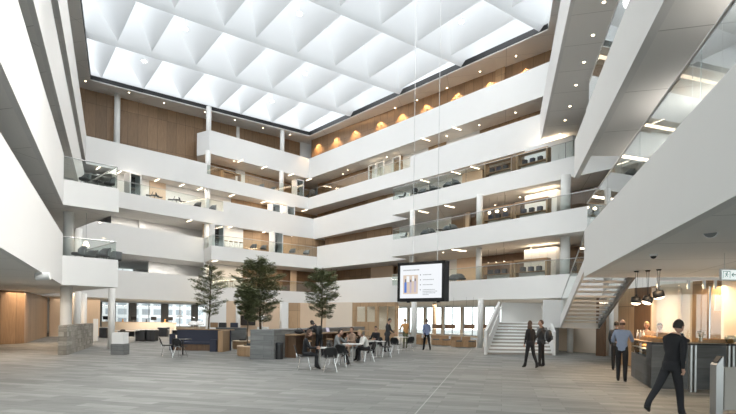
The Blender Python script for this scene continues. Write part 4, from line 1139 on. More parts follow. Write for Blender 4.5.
# round oak benches
def bench(px0, px1, pyt, pyb, label, z=.46):
    a = ground(px0, pyb); b = ground(px1, pyb); r = (b-a).length/2; c = (a+b)/2
    t = thing('round_bench', label, 'bench', (c.x, c.y+r*.3, 0))
    MB().lathe([(r*.93, 0), (r*.93, .05), (r, .05), (r, z-.04)], n=36).build('drum', M['oak'], t)
    MB().lathe([(r, z-.04), (r+.01, z-.01), (r-.02, z)], n=36).build('top', M['peach'], t)
    MB().lathe([(r*.36, z+.0), (r*.36, z+.10), (r*.34, z+.10)], n=24).build('planter_ring', M['charcoal'], t)
    return c.x, c.y+r*.3
b1 = bench(231.5, 252, 339.5, 349, 'round oak bench planter, further of two left of the stone bar wall')
b2 = bench(235.8, 266, 345.5, 356, 'round oak bench planter, nearer of two left of the stone bar wall')
b3 = bench(205, 221, 336, 343.8, 'round oak bench planter around the slim left tree')
def slate_counter(px0, px1, py, h, label):
    a = ground(px0, py); b = ground(px1, py); c = (a+b)/2; w_ = (b-a).length
    t = thing('slate_counter', label, 'counter', (c.x, c.y+.35, 0))
    MB().box((0, 0, h/2), (w_, .7, h)).build('body', M['darkstone'], t, uv=True)
    MB().box((0, 0, h+.02), (w_+.05, .75, .04)).build('top', M['midstone'], t, uv=True)
    return c, w_
slate_counter(215, 246, 341.5, .95, 'dark slate counter behind the slim left tree')
for i, (px, m) in enumerate(((222, 'oak'), (230, 'charcoal'), (241, 'navy'))):
    g = ground(px, 340); g = at(px, 328, g.y); o = MB().box((0, 0, .17), (.5, .3, .34), bev=.02).build('storage_box', M[m]); o.location = (g.x, ground(px, 341.5).y+.35, .99)
    tagp(o, '%s box standing on the dark slate counter' % ('oak', 'dark grey', 'navy blue')[i], 'box')
def tv():
    g = at(247, 326, 45.72)
    t = thing('television', 'black television hanging on the birch wall behind the broad tree', 'television', (g.x, g.y, 1.0))
    MB().box((0, 0, .45), (1.5, .06, .88), bev=.01).build('screen', M['black'], t)
    MB().box((0, .2, .45), (.3, .34, .3)).build('bracket', M['charcoal'], t)
tv()
mushroom(262, 340, 'white mushroom lamp behind the stone bar wall', 1.0, 1.6)
box_thing('side_table', 'white side table carrying the mushroom lamp behind the stone bar wall', 'table', 257, 267, 340, 1.0, .8, 'white2')
# ------------------------------------------------------------------ stone bar wall
def barwall():
    a = ground(250, 359.2).xy; b = ground(273.5, 359.6).xy
    far = at(366.5, 327, 33).xy
    d = (far-b).normalized(); L = (far-b).length; L = L*.97
    w_ = (b-a)
    t = thing('stone_bar_wall', 'long waist high grey slate wall with a square front end left of the tables', 'wall', (a.x, a.y, 0))
    MB().prism([(0, 0), tuple(w_), tuple(w_+d*L), tuple(w_*.25+d*L*1.02)], 0, 1.20).build('body', M['midstone'], t, uv=True)
    MB().prism([(-.01, -.01), tuple(w_+V2((.01, -.01))), tuple(w_+d*L+V2((.01, 0))), tuple(w_*.25+d*L*1.02)], 1.20, 1.235).build('coping', M['grey'], t)
    n = V2((d.y, -d.x))
    t2 = thing('bar_counter', 'oak bar counter fixed along the right side of the slate wall', 'counter', (b.x, b.y, 0))
    s0 = d*1.0+n*.012; s1 = d*(L-.6)+n*.012
    MB().prism([tuple(s0), tuple(s0+n*.5), tuple(s1+n*.5), tuple(s1)], .98, 1.03).build('countertop', M['oak'], t2)
    k = 6
    for i in range(k):
        q = s0+(s1-s0)*(i+.1)/k; MB().prism([tuple(q), tuple(q+n*.42), tuple(q+n*.42+d*.06), tuple(q+d*.06)], 0, .98).build('support', M['oakdark'], t2)
    MB().prism([tuple(s0+n*.002), tuple(s0+n*.03), tuple(s1+n*.03), tuple(s1+n*.002)], .04, .97).build('back_panel', M['oakdark'], t2)
    for i in range(8):
        q = b+d*(1.7+1.25*i)+n*.78
        stool.put((q.x, q.y, 0), .3*i, 'oak topped bar stool at the slate wall bar, %s from the front' % ('first', 'second', 'third', 'fourth', 'fifth', 'sixth', 'seventh', 'last')[i], 'bar stools along the slate wall')
    for i, (s, nm) in enumerate(((1.9, 'nearest'), (3.0, 'second'), (3.9, 'third'))):
        q = b+d*s+n*.25
        t = thing('bag', 'black bag lying on the oak bar counter, %s to us' % nm, 'bag', (q.x, q.y, 1.03), .4*i)
        MB().ball((0, 0, .10), .20, 14, (1.1, .7, .52)).build('body', M['bag'], t, smooth=True)
        MB().path([(-.12, 0, .17), (-.06, .02, .26), (.06, .02, .26), (.12, 0, .17)], .012, 6).build('strap', M['bag'], t)
    q = b+d*5.6+n*.25
    t = thing('laptop', 'open laptop on the oak bar counter behind the standing person', 'laptop', (q.x, q.y, 1.03), 1.2)
    MB().box((0, 0, .01), (.34, .24, .018), bev=.003).build('keyboard_base', M['steel'], t)
    MB().box((0, .15, .12), (.34, .012, .23), rot=Euler((-.25, 0, 0)).to_matrix()).build('screen', M['scr_lilac'], t)
    g = ground(273.4, 359.6)
    t = thing('waste_bin', 'black cylindrical waste bin at the front corner of the slate wall', 'bin', (g.x+.20, g.y+.25, 0))
    MB().lathe([(.155, 0), (.165, .02), (.165, .66), (.15, .68)], n=24).build('body', M['black'], t, smooth=False)
    MB().lathe([(.168, .62), (.172, .64), (.172, .69), (.13, .70)], n=24).build('lid', M['charcoal'], t)
    return b, d, n
bar_b, bar_d, bar_n = barwall()
# ------------------------------------------------------------------ cafe side, right
def cwall(px0, Y0, px1, Y1, m, h=None):
    return gwall(px0, px1, Y0, Y1, m, h or U[1]+.03, 'wall_right')
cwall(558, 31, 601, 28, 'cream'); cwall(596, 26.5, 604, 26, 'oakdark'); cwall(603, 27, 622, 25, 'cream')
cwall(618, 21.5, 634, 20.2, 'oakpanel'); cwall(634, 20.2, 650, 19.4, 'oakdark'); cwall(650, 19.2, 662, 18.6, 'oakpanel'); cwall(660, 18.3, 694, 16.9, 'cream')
cwall(692, 16.6, 722, 15.6, 'walnut'); cwall(721, 15.5, 780, 13.2, 'cream')
# glass partition with clamps
def partition():
    a = V2(at(656, 330, 14.72).xy); b = V2(at(724, 330, 14.3).xy); u = (b-a).normalized(); L = (b-a).length
    t = thing('glass_partition', 'frameless glass partition hung on steel clamps above the coffee counter', 'partition', (a.x, a.y, 0), math.atan2(u.y, u.x))
    for i in range(3):
        MB().box((L*(i+.5)/3, 0, 1.5), (L/3-.02, .015, 2.9)).build('glass_panel', M['glass'], t)
    MB().box((L/2, 0, 3.02), (L, .07, .09)).build('track', M['steel'], t)
    for fx in (.02, .47, .70, .86):
        MB().box((L*fx, -.02, 2.86), (.06, .09, .26), bev=.01).build('clamp', M['steel'], t)
    MB().tube((L*.78, -.06, .2), (L*.78, -.06, 2.8), .028).build('pull_bar', M['chrome'], t)
partition()
def notice():
    g = at(718.5, 303, 15.5)
    t = thing('notice_board', 'pale upright notice hanging by the walnut panel behind the counter', 'notice', (g.x, g.y, g.z))
    MB().box((0, 0, 0), (.22, .02, .48), bev=.004).build('sheet', M['whiteshirt'], t)
notice()
# coffee counter
cn = ground(651, 388.5).xy; cl = ground(631, 375.5).xy; cr = V2((cn.x+2.75, cn.y-.15))
HC = 1.22
def counter():
    t = thing('coffee_counter', 'dark slate coffee counter with a glazed pastry display at its left face', 'counter', (cn.x, cn.y, 0))
    A = cl-cn; dpt = V2((.72, .18))
    # side leg with the display
    MB().prism([(0, 0), tuple(dpt), tuple(A+dpt), tuple(A)], 0, .78).build('display_base', M['darkstone'], t, uv=True)
    s = A*.10
    MB().prism([tuple(s*0), tuple(dpt), tuple(dpt+s), tuple(s)], .78, HC).build('corner_block', M['darkstone'], t, uv=True)
    MB().prism([tuple(s), tuple(s+dpt), tuple(A+dpt), tuple(A)], HC-.03, HC).build('display_top', M['oak'], t)
    u = A.normalized(); n = V2((u.y, -u.x))
    MB().prism([tuple(s), tuple(s+dpt*.03), tuple(A+dpt*.03), tuple(A)], .80, HC-.03).build('display_glass', M['glass'], t)
    MB().prism([tuple(s+dpt*.05), tuple(s+dpt*.8), tuple(A+dpt*.8), tuple(A+dpt*.05)], .98, 1.0).build('display_shelf', M['steel'], t)
    MB().prism([tuple(s+dpt*.84), tuple(s+dpt*.9), tuple(A+dpt*.9), tuple(A+dpt*.84)], .78, HC-.03).build('display_back', M['cream'], t)
    w_ = cr-cn
    MB().prism([(0, 0), tuple(w_), tuple(w_+V2((.1, .7))), tuple(A.normalized()*.74)], 0, HC-.04).build('front', M['darkstone'], t, uv=True)
    MB().prism([(-.02, -.03), tuple(w_+V2((0, -.03))), tuple(w_+V2((.1, .72))), tuple(A.normalized()*.76)], HC-.04, HC).build('countertop', M['black'], t)
    lamp('display', (*(cn+A*.55+dpt*.45), HC-.06), 14, (.25, 1.4), (1, .72, .4), (0, 0, math.atan2(A.y, A.x)+PI/2))
    for sh, z in ((0, .79), (1, 1.0)):
        for i in range(7):
            p = cn+A*(.17+.12*i)+dpt*(.3+.2*(i % 2))
            o = MB().ball((0, 0, .045), .075, 12, (1.3, .9, .6)).ball((.03, .02, .06), .05, 10, (1.2, .8, .6)).build('pastry', M['bread'], smooth=True)
            o.location = (p.x, p.y, z); tagp(o, 'golden pastry on the %s shelf of the glazed display in the coffee counter' % ('lower', 'upper')[sh], 'pastry', 'pastries on the %s display shelf' % ('lower', 'upper')[sh])
    return A, dpt
cA, cD = counter()
for i in range(5):
    p = cn+cA*(.12+.19*i)+cD*.55
    t = thing('basket', 'shallow oak tray of rolls on the pastry display, %s from the front' % ('first', 'second', 'third', 'fourth', 'fifth')[i], 'tray', (p.x, p.y, HC), .3)
    mb = MB(); mb.box((0, 0, .01), (.34, .26, .02))
    for x in (-.16, .16): mb.box((x, 0, .05), (.02, .26, .08))
    for y in (-.12, .12): mb.box((0, y, .05), (.34, .02, .08))
    mb.build('tray', M['oak'], t)
    for k in range(3): MB().ball((-.09+.09*k, 0, .09), .06, 10, (.9, 1.2, .8)).build('roll', M['bread'], t, smooth=True)
for i, (fx, fd) in enumerate(((.82, .3), (.86, .5), (.90, .35), (.94, .55), (.98, .3))):
    p = cn+cA*fx+cD*fd
    t = thing('bottle', 'slim bottle at the far end of the pastry display, %s of five' % ('first', 'second', 'third', 'fourth', 'last')[i], 'bottle', (p.x, p.y, HC+.13 if fx > .88 and False else HC))
    MB().lathe([(.035, 0), (.037, .02), (.037, .18), (.014, .24), (.014, .30)], n=14).build('body', M[('steel', 'white2', 'olive', 'charcoal', 'white2')[i]], t, smooth=True)
    MB().lathe([(.016, .30), (.016, .325)], n=12).build('cap', M['black'], t)
def on_counter(px, label, fn, y=.3):
    x = (px-PX)/F*(cn.y+y); fn(x, cn.y+y, HC, label)
def glasses_tray(x, y, z, label):
    t = thing('register', label, 'register', (x, y, z), .2)
    MB().box((0, 0, .06), (.36, .28, .10), bev=.02).build('body', M['black'], t)
    MB().box((0, .05, .17), (.30, .02, .18), rot=Euler((-.4, 0, 0)).to_matrix()).build('display', M['charcoal'], t)
on_counter(681, 'black cash register on the coffee counter behind the walking person', glasses_tray)
def flowers(x, y, z, label):
    t = thing('flower_vase', label, 'vase', (x, y, z))
    MB().lathe([(.05, 0), (.06, .04), (.05, .14), (.035, .17)], n=16).build('vase', M['glass'], t)
    random.seed(3)
    for i in range(9):
        a = random.random()*6.28; r = .03+.10*random.random(); h_ = .24+.12*random.random()
        st = MB().tube((0, 0, .05), (r*math.cos(a), r*math.sin(a), h_), .004, n=5).build('stem', M['green'], t)
        mb = MB()
        for k in range(5): mb.ball((r*math.cos(a)+.018*math.cos(k*1.256), r*math.sin(a)+.018*math.sin(k*1.256), h_), .016, 6, (1, 1, .6))
        mb.build('blossom', M['whiteshirt'], st)
on_counter(701, 'glass vase of white blossoms on the coffee counter', flowers, .35)
def low_rail(x, y, z, label):
    t = thing('wooden_tray', label, 'tray', (x, y, z))
    MB().box((0, 0, .05), (.75, .22, .09), bev=.01).build('body', M['oak'], t)
    MB().box((0, 0, .10), (.69, .17, .02)).build('rim', M['bread'], t)
on_counter(713, 'long oak crate beside the white blossoms on the coffee counter', low_rail, .45)
def bowl(x, y, z, label):
    t = thing('glass_bowl', label, 'bowl', (x, y, z))
    MB().lathe([(.05, 0), (.12, .05), (.15, .14), (.13, .22), (.125, .22), (.14, .14), (.11, .06), (.04, .01)], n=24).build('bowl', M['glass_smoke'], t, smooth=True)
    MB().ball((0, 0, .07), .08, 10).build('filling', M['bread'], t, smooth=True)
on_counter(731, 'big glass bowl at the right end of the coffee counter', bowl, .2)
# speed gate
def gate():
    g = ground(716, 416.5)
    t = thing('turnstile', 'brushed steel turnstile with an angled reader post cut by the right edge', 'turnstile', (g.x, g.y, 0))
    mb = MB(); W = .13
    a = [(-W/2, -.09, 0), (W/2, -.09, 0), (W/2, .09, 0), (-W/2, .09, 0)]
    v0 = [mb.b.verts.new(p) for p in a]; v1 = [mb.b.verts.new((p[0]*1.0, p[1]*1.0, .98 if p[0] < 0 else 1.14)) for p in a]
    mb.b.faces.new(list(reversed(v0))); mb.b.faces.new(v1)
    for i in range(4): mb.b.faces.new((v0[i], v0[(i+1) % 4], v1[(i+1) % 4], v1[i]))
    mb.build('post', M['steel'], t)
    MB().box((.005, -.01, 1.085), (.15, .14, .02), rot=Euler((0, -.9, 0)).to_matrix(), bev=.004).build('card_reader', M['black'], t)
    MB().box((.52, .02, .53), (.78, .05, .82), bev=.02).build('gate_panel', M['taupe'], t)
    MB().box((.11, .02, .53), (.03, .06, .86)).build('hinge', M['steel'], t)
    for px, py, yb in ((689.5, 341, 391.5), (727, 346, 392)):
        q = ground(px, yb)
        t2 = thing('steel_post', 'brushed steel barrier post %s' % ('left of the turnstile in front of the counter' if px < 700 else 'behind the turnstile panel'), 'post', (q.x, q.y-.1, 0))
        MB().box((-.055, 0, .60), (.05, .10, 1.2), bev=.005).build('upright', M['steel'], t2)
        MB().box((.055, 0, .60), (.05, .10, 1.2), bev=.005).build('upright', M['steel'], t2)
        MB().box((0, 0, 1.22), (.18, .12, .05), bev=.005).build('cap', M['charcoal'], t2)
gate()
# pendants over the counter
def cafe_pend(px, py, Y, pyc, r, tilt, label, lit):
    g = at(px, py, Y); zc = U[1]-g.z
    t = thing('pendant_lamp', label, 'lamp', (g.x, g.y, g.z))
    q = Matrix.Rotation(tilt, 4, 'Y')
    mb = MB().lathe([(r*.55, .10), (r*.9, .085), (r, 0), (r*.97, -.07), (r*.93, -.07), (r*.95, 0), (r*.8, .07), (r*.3, .09)], n=28, cap=False)
    bmesh.ops.transform(mb.b, matrix=q, verts=mb.b.verts); mb.build('lamp_shade', M['black'], t, smooth=True)
    mb = MB().lathe([(.0001, -.045), (r*.9, -.045), (r*.9, -.07), (r*.7, -.10), (r*.35, -.115), (.0001, -.118)], n=24, cap=False); bmesh.ops.transform(mb.b, matrix=q, verts=mb.b.verts); mb.build('diffuser', M['glow'] if lit else M['tube'], t)
    mb = MB().lathe([(r*.55, .10), (.03, .115), (.03, .16), (.01, .165)], n=20, cap=False); bmesh.ops.transform(mb.b, matrix=q, verts=mb.b.verts); mb.build('cap', M['black'], t, smooth=True)
    MB().tube((0, 0, .14), (-.03, 0, zc-.02), .005, n=6).build('cord', M['black'], t)
    MB().tube((0.01, 0, .14), (.03, 0, zc-.02), .005, n=6).build('cord', M['black'], t)
    MB().lathe([(.05, zc-.03), (.06, zc-.002)], n=16).build('ceiling_rose', M['black'], t)
    lamp('pendant', (g.x, g.y, g.z-.1), 16, .06, (1, .76, .48), (0, tilt, 0), 2.3)
cafe_pend(636, 300.5, 13.2, 270, .125, 0.05, 'glowing black pendant lamp over the pastry display, leftmost of three', True)
cafe_pend(647.5, 300, 13.0, 266, .125, .35, 'black pendant lamp over the coffee counter, tilted middle one of three', False)
cafe_pend(658.5, 294.5, 12.7, 262, .135, -.25, 'black pendant lamp over the coffee counter, highest and rightmost of three', True)
# exit sign, projector and dome camera
def exit_sign():
    g = at(736, 275, 9.6)
    t = thing('exit_sign', 'white hanging escape route sign with a running figure at the right edge', 'sign', (g.x, g.y, g.z))
    MB().box((0, 0, 0), (.62, .05, .22), bev=.008).build('housing', M['white2'], t)
    MB().box((0, -.028, 0), (.56, .006, .17)).build('sign_face', M['sign'], t)
    f = MB()
    def bar(x, z, w_, h_, r=0): f.box((x, -.033, z), (w_, .004, h_), rot=Euler((0, r, 0)).to_matrix())
    X = -.20
    for x in (X-.065, X+.065): bar(x, 0, .010, .13)
    bar(X, .062, .14, .010)
    f.ball((X+.012, -.033, .042), .011, 8, (1, .2, 1)); bar(X, .012, .018, .05, .3); bar(X-.022, .015, .035, .008, .7); bar(X+.022, .008, .035, .008, .5)
    bar(X-.018, -.028, .045, .010, -.8); bar(X+.018, -.030, .045, .010, 1.1)
    bar(-.04, 0, .12, .018); bar(-.085, .018, .05, .014, -.75); bar(-.085, -.018, .05, .014, .75)
    f.build('pictogram', M['signmark'], t)
    for x in (-.22, .22): MB().tube((x, 0, .11), (x, 0, U[1]-g.z), .004, n=6).build('hanger', M['steel'], t)
exit_sign()
def projector(px, py, Y, s, label, ax):
    g = at(px, py, Y)
    t = thing('loudspeaker', label, 'loudspeaker', (g.x, g.y, g.z))
    d = Vector(ax).normalized()
    mb = MB(); mb.tube(-d*.20*s, d*.12*s, .10*s, .105*s, 20); mb.build('body', M['white2'], t, smooth=False)
    MB().tube(d*.12*s, d*.13*s, .09*s, .09*s, 20).build('grille', M['grey'], t)
    MB().tube((0, 0, .05*s), (0.02*s, 0, U[1]-g.z+.02), .018*s).tube((.02*s, 0, U[1]-g.z-.01), (.02*s, 0, U[1]-g.z+.02), .06*s).build('bracket', M['white2'], t)
projector(713, 229.5, 7.6, 1.0, 'white cylindrical loudspeaker under the near right gallery', (-.75, -.6, -.35))
projector(41.5, 276.5, 16.5, 1.25, 'white cylindrical loudspeaker under the near left gallery', (-.8, -.2, -.1))
def dome(px, py, label, ry):
    g = ground(px, py, U[1])
    t = thing('dome_camera', label, 'camera', (g.x, g.y, U[1]))
    MB().lathe([(.07, -.035), (.075, .015)], n=20).build('base', M['white2'], t)
    MB().ball((0, 0, -.03), .055, 14).build('dome', M['black'] if ry else M['white2'], t, smooth=True)
dome(653.5, 254.5, 'small black dome camera on the ceiling over the pendant lamps', True)
dome(592.5, 279.5, 'small white dome detector under the end of the near right gallery', False)
# ------------------------------------------------------------------ hanging screen
def screen():
    Y = 25.5
    a = at(397.5, 301.8, Y+1.15); b = at(444.6, 301.0, Y-.55)
    zt = (at(397.5, 264.3, Y+1.15).z+at(444.6, 258.9, Y-.55).z)/2; zb = (a.z+b.z)/2
    u = (b.xy-a.xy); L = u.length; Hh = zt-zb; an = math.atan2(u.y, u.x)
    t = thing('display_screen', 'large black framed screen hanging in front of the first gallery', 'screen', (a.x, a.y, zb), an)
    mb = MB(); mb.box((L/2, .22, Hh/2), (L, .44, Hh), bev=.01); mb.build('housing', M['charcoal'], t)
    fw = .10
    mb = MB(); mb.box((L/2, -.012, Hh-fw*.75), (L, .024, fw*1.5)); mb.box((L/2, -.012, fw*.85), (L, .024, fw*1.7)); mb.box((fw*.8, -.012, Hh/2), (fw*1.6, .024, Hh)); mb.box((L-fw*.8, -.012, Hh/2), (fw*1.6, .024, Hh)); mb.build('bezel', M['black'], t)
    s = MB().box((L/2, -.008, Hh/2), (L-.28, .012, Hh-.28)).build('display', M['screen'], t)
    x0 = .16; w_ = L-.32; z0 = .17; h_ = Hh-.34
    def rect(nm, fx, fz, fw_, fh, m, dy=0):
        return MB().box((x0+w_*(fx+fw_/2), -.017-dy, z0+h_*(fz+fh/2)), (w_*fw_, .004, h_*fh)).build(nm, M[m], s)
    rect('picture', .08, .13, .36, .58, 'scr_tan')
    rect('picture_figure', .11, .17, .055, .32, 'scr_blue', .004); rect('picture_figure', .125, .49, .03, .10, 'scr_dark', .004); rect('picture_figure', .24, .16, .045, .33, 'scr_lilac', .004); rect('picture_figure', .25, .49, .03, .08, 'scr_dark', .004)
    rect('picture_figure', .35, .18, .05, .34, 'scr_lilac', .004); rect('picture_figure', .36, .52, .03, .08, 'scr_dark', .004); rect('picture_window', .16, .5, .07, .18, 'screen', .004); rect('picture_window', .30, .52, .05, .16, 'screen', .004)
    mb = MB()
    def word(fx, fz, fw_, fh=.022):
        random.seed(int(fx*1000+fz*7777)); x = fx
        while x < fx+fw_:
            l = .012+.02*random.random(); mb.box((x0+w_*(x+l/2), -.017, z0+h_*fz), (w_*l, .004, h_*fh)); x += l+.008
    word(.08, .86, .36, .035)
    for fz, l in ((.70, .18), (.55, .26), (.40, .22), (.25, .28), (.20, .32), (.15, .30), (.10, .14)): word(.56, fz, l)
    mb.build('text_line', M['scr_grey'], s)
    mb = MB()
    for fz in (.70, .55, .40, .25): mb.ball((x0+w_*.50, -.017, z0+h_*fz), .03, 8, (1, .1, 1))
    mb.build('bullet', M['scr_dark'], s)
    for fx in (.28, .80): MB().tube((L*fx, .2, Hh-.01), (L*fx, .2, ZS-zb), .012, n=6).build('suspension_rod', M['steel'], t)
    for fx in (.22, .85): MB().box((L*fx, .1, -.03), (.12, .12, .06)).build('sensor', M['black'], t)
screen()
# ------------------------------------------------------------------ lounge behind the screen
def lounge():
    for i, (px, py, s) in enumerate(((437, 345.5, 1), (446, 346, 1), (459, 347.5, 1.1), (470, 347.8, 1.1), (422, 345, .9))):
        g = ground(px, py)
        t = thing('lounge_chair', 'boxy oak lounge chair by the windows under the screen, %s from the left' % ('second', 'third', 'fourth', 'fifth', 'first')[i], 'chair', (g.x, g.y+.3, 0), .2*i)
        MB().box((0, 0, .2), (.66*s, .6, .34), bev=.02).build('seat', M['oak'], t)
        MB().box((0, 0, .40), (.56*s, .5, .08), bev=.03).build('cushion', M['soft_grey'], t)
        MB().box((0, .27, .5), (.66*s, .08, .36), bev=.02).build('backrest', M['oak'], t)
        for x in (-.3, .3): MB().box((x*s, 0, .43), (.06, .55, .10), bev=.01).build('armrest', M['oak'], t)
    for i, (px, Y) in enumerate(((437, 31), (450, 30.5), (469.5, 29.5), (486.5, 33))):
        g = at(px, 326.5, Y)
        t = thing('pendant_lamp', 'wide brown box shaped pendant lamp hanging before the windows, %s from the left' % ('first', 'second', 'third', 'fourth')[i], 'lamp', (g.x, g.y, g.z))
        mb = MB(); w_ = .58 if i != 2 else .56
        mb.box((0, 0, 0), (w_, .34, .26), bev=.01); mb.build('lamp_shade', M['brownshade'], t)
        MB().box((0, 0, -.133), (w_-.06, .28, .006)).build('diffuser', M['glow'], t)
        for x in (-.2, .2): MB().tube((x, 0, .08), (x, 0, U[1]-g.z), .004, n=5).build('cord', M['black'], t)
    for i, px in enumerate((429, 453.5, 466)):
        g = ground(px, 344.5); table.put((g.x, g.y+.9, 0), 0, 'round white table among the oak lounge chairs, %s' % ('leftmost', 'middle', 'rightmost')[i])
lounge()
# ------------------------------------------------------------------ trees
def tree(px, py, Yb, pyt, pyc0, wpx, label, cx=None, r0=.05, seed=1, dens=1.0, zb=0.0, lean=0.0):
    random.seed(seed)
    g = at(px, py, Yb); top = at(px, pyt, Yb).z; c0 = at(px, pyc0, Yb).z
    R = wpx/2/F*Yb; off = ((cx or px)-px)/F*Yb
    t = thing('tree', label, 'tree', (g.x, g.y, zb))
    top -= zb; c0 -= zb; h = top-c0
    tr = MB(); pts = []
    n = 9
    for i in range(n+1):
        f = i/n; pts.append(Vector((off*f*.9+lean*math.sin(f*3)*.1+random.uniform(-.02, .02), random.uniform(-.03, .03), top*.97*f)))
    for i in range(n): tr.tube(pts[i], pts[i+1], r0*(1-.8*i/n), r0*(1-.8*(i+1)/n), 8)
    tr.build('trunk', M['bark'], t, smooth=True)
    br = MB(); ends = []
    nb = int(46*dens)
    for i in range(nb):
        f = i/(nb-1); z = c0*.92+(top*.96-c0*.92)*f*.93
        k = min(n-1, int(z/(top*.97)*n)); p = pts[k]+(pts[k+1]-pts[k])*(z/(top*.97)*n-k)
        a = i*2.399+random.uniform(-.3, .3)
        prof = (math.sin(PI*(.10+.80*f))**.75)*(1.0-.10*f)
        if random.random() < .25: prof *= 1.12
        l = R*prof*random.uniform(.72, 1.02)
        up = l*random.uniform(.22, .55)
        cxo = off*.15*(1-f)
        q = Vector((p.x+cxo+l*math.cos(a), p.y+l*math.sin(a), p.z+up-.05))
        mid = p.lerp(q, .5)+Vector((0, 0, -.04*l+.06))
        br.tube(p, mid, r0*.20*(1-.5*f), r0*.11, 5); br.tube(mid, q, r0*.11, .003, 5)
        ends.append((p, mid, q, l))
    br.build('branch', M['bark'], t)
    # fine foliage in flat sprays along the branches
    vs = []; fs = []; mi = []
    def leaf(c, d, w_, nrm):
        s = d.cross(nrm).normalized()*w_; b = len(vs)
        vs.extend([c-d*.5, c+s*.5, c+d*.5, c-s*.5]); fs.append((b, b+1, b+2, b+3)); mi.append(1 if random.random() < .22 else 0)
    for p, mid, q, l in ends:
        for j in range(int(300*max(.5, l/R))):
            f = random.random()**.65
            c = (p.lerp(mid, f*2) if f < .5 else mid.lerp(q, f*2-1))
            dr = (q-p).normalized(); sd = Vector((-dr.y, dr.x, 0)).normalized()
            wd = l*.42*(1.1-abs(f-.62))
            c = c+sd*random.gauss(0, wd*.5)+Vector((0, 0, random.gauss(.0, .055)))+dr*random.uniform(-.05, .10)
            d = (dr+sd*random.uniform(-1, 1)+Vector((0, 0, random.uniform(-.5, .3)))).normalized()
            ln = random.uniform(.10, .19)
            leaf(c, d*ln, ln*.38, Vector((random.uniform(-.5, .5), random.uniform(-.5, .5), 1)).normalized())
    me = bpy.data.meshes.new('foliage'); me.from_pydata(vs, [], fs); me.materials.append(M['green']); me.materials.append(M['leaf2'])
    me.polygons.foreach_set('material_index', mi); me.update()
    link('foliage', me, t)
    MB().lathe([(.17, .0), (.17, .03), (.02, .035)], n=18).build('soil', M['soil'], t)
    return t
tree(208.5, 331, ground(213, 342).y+.2, 262, 314, 39, 'slim feathery green tree on the left of the three', cx=211, r0=.07, seed=4, dens=.75, zb=.46)
tree(247.5, 340, b2[1], 282, 318, 26, 'young thin trunked tree growing from the nearer round oak bench', r0=.035, seed=9, dens=.6, zb=.46)
tree(261, 333, 26.0, 253, 319, 56, 'broadest and tallest feathery green tree behind the slate wall', cx=257, r0=.075, seed=2, dens=1.35)
tree(321.5, 331, 28.0, 265, 315, 45, 'feathery green tree with sparse lower branches, rightmost of the three', cx=322, r0=.06, seed=12, dens=.85)
def planter(px, Y, label):
    g = at(px, 330, Y)
    t = thing('planter', label, 'planter', (g.x, g.y, 0))
    o = MB(); o.lathe([(.34, 0), (.40, .4), (.38, .4), (.32, .05)], n=28, cap=False); o.build('pot', M['grey'], t, smooth=False)
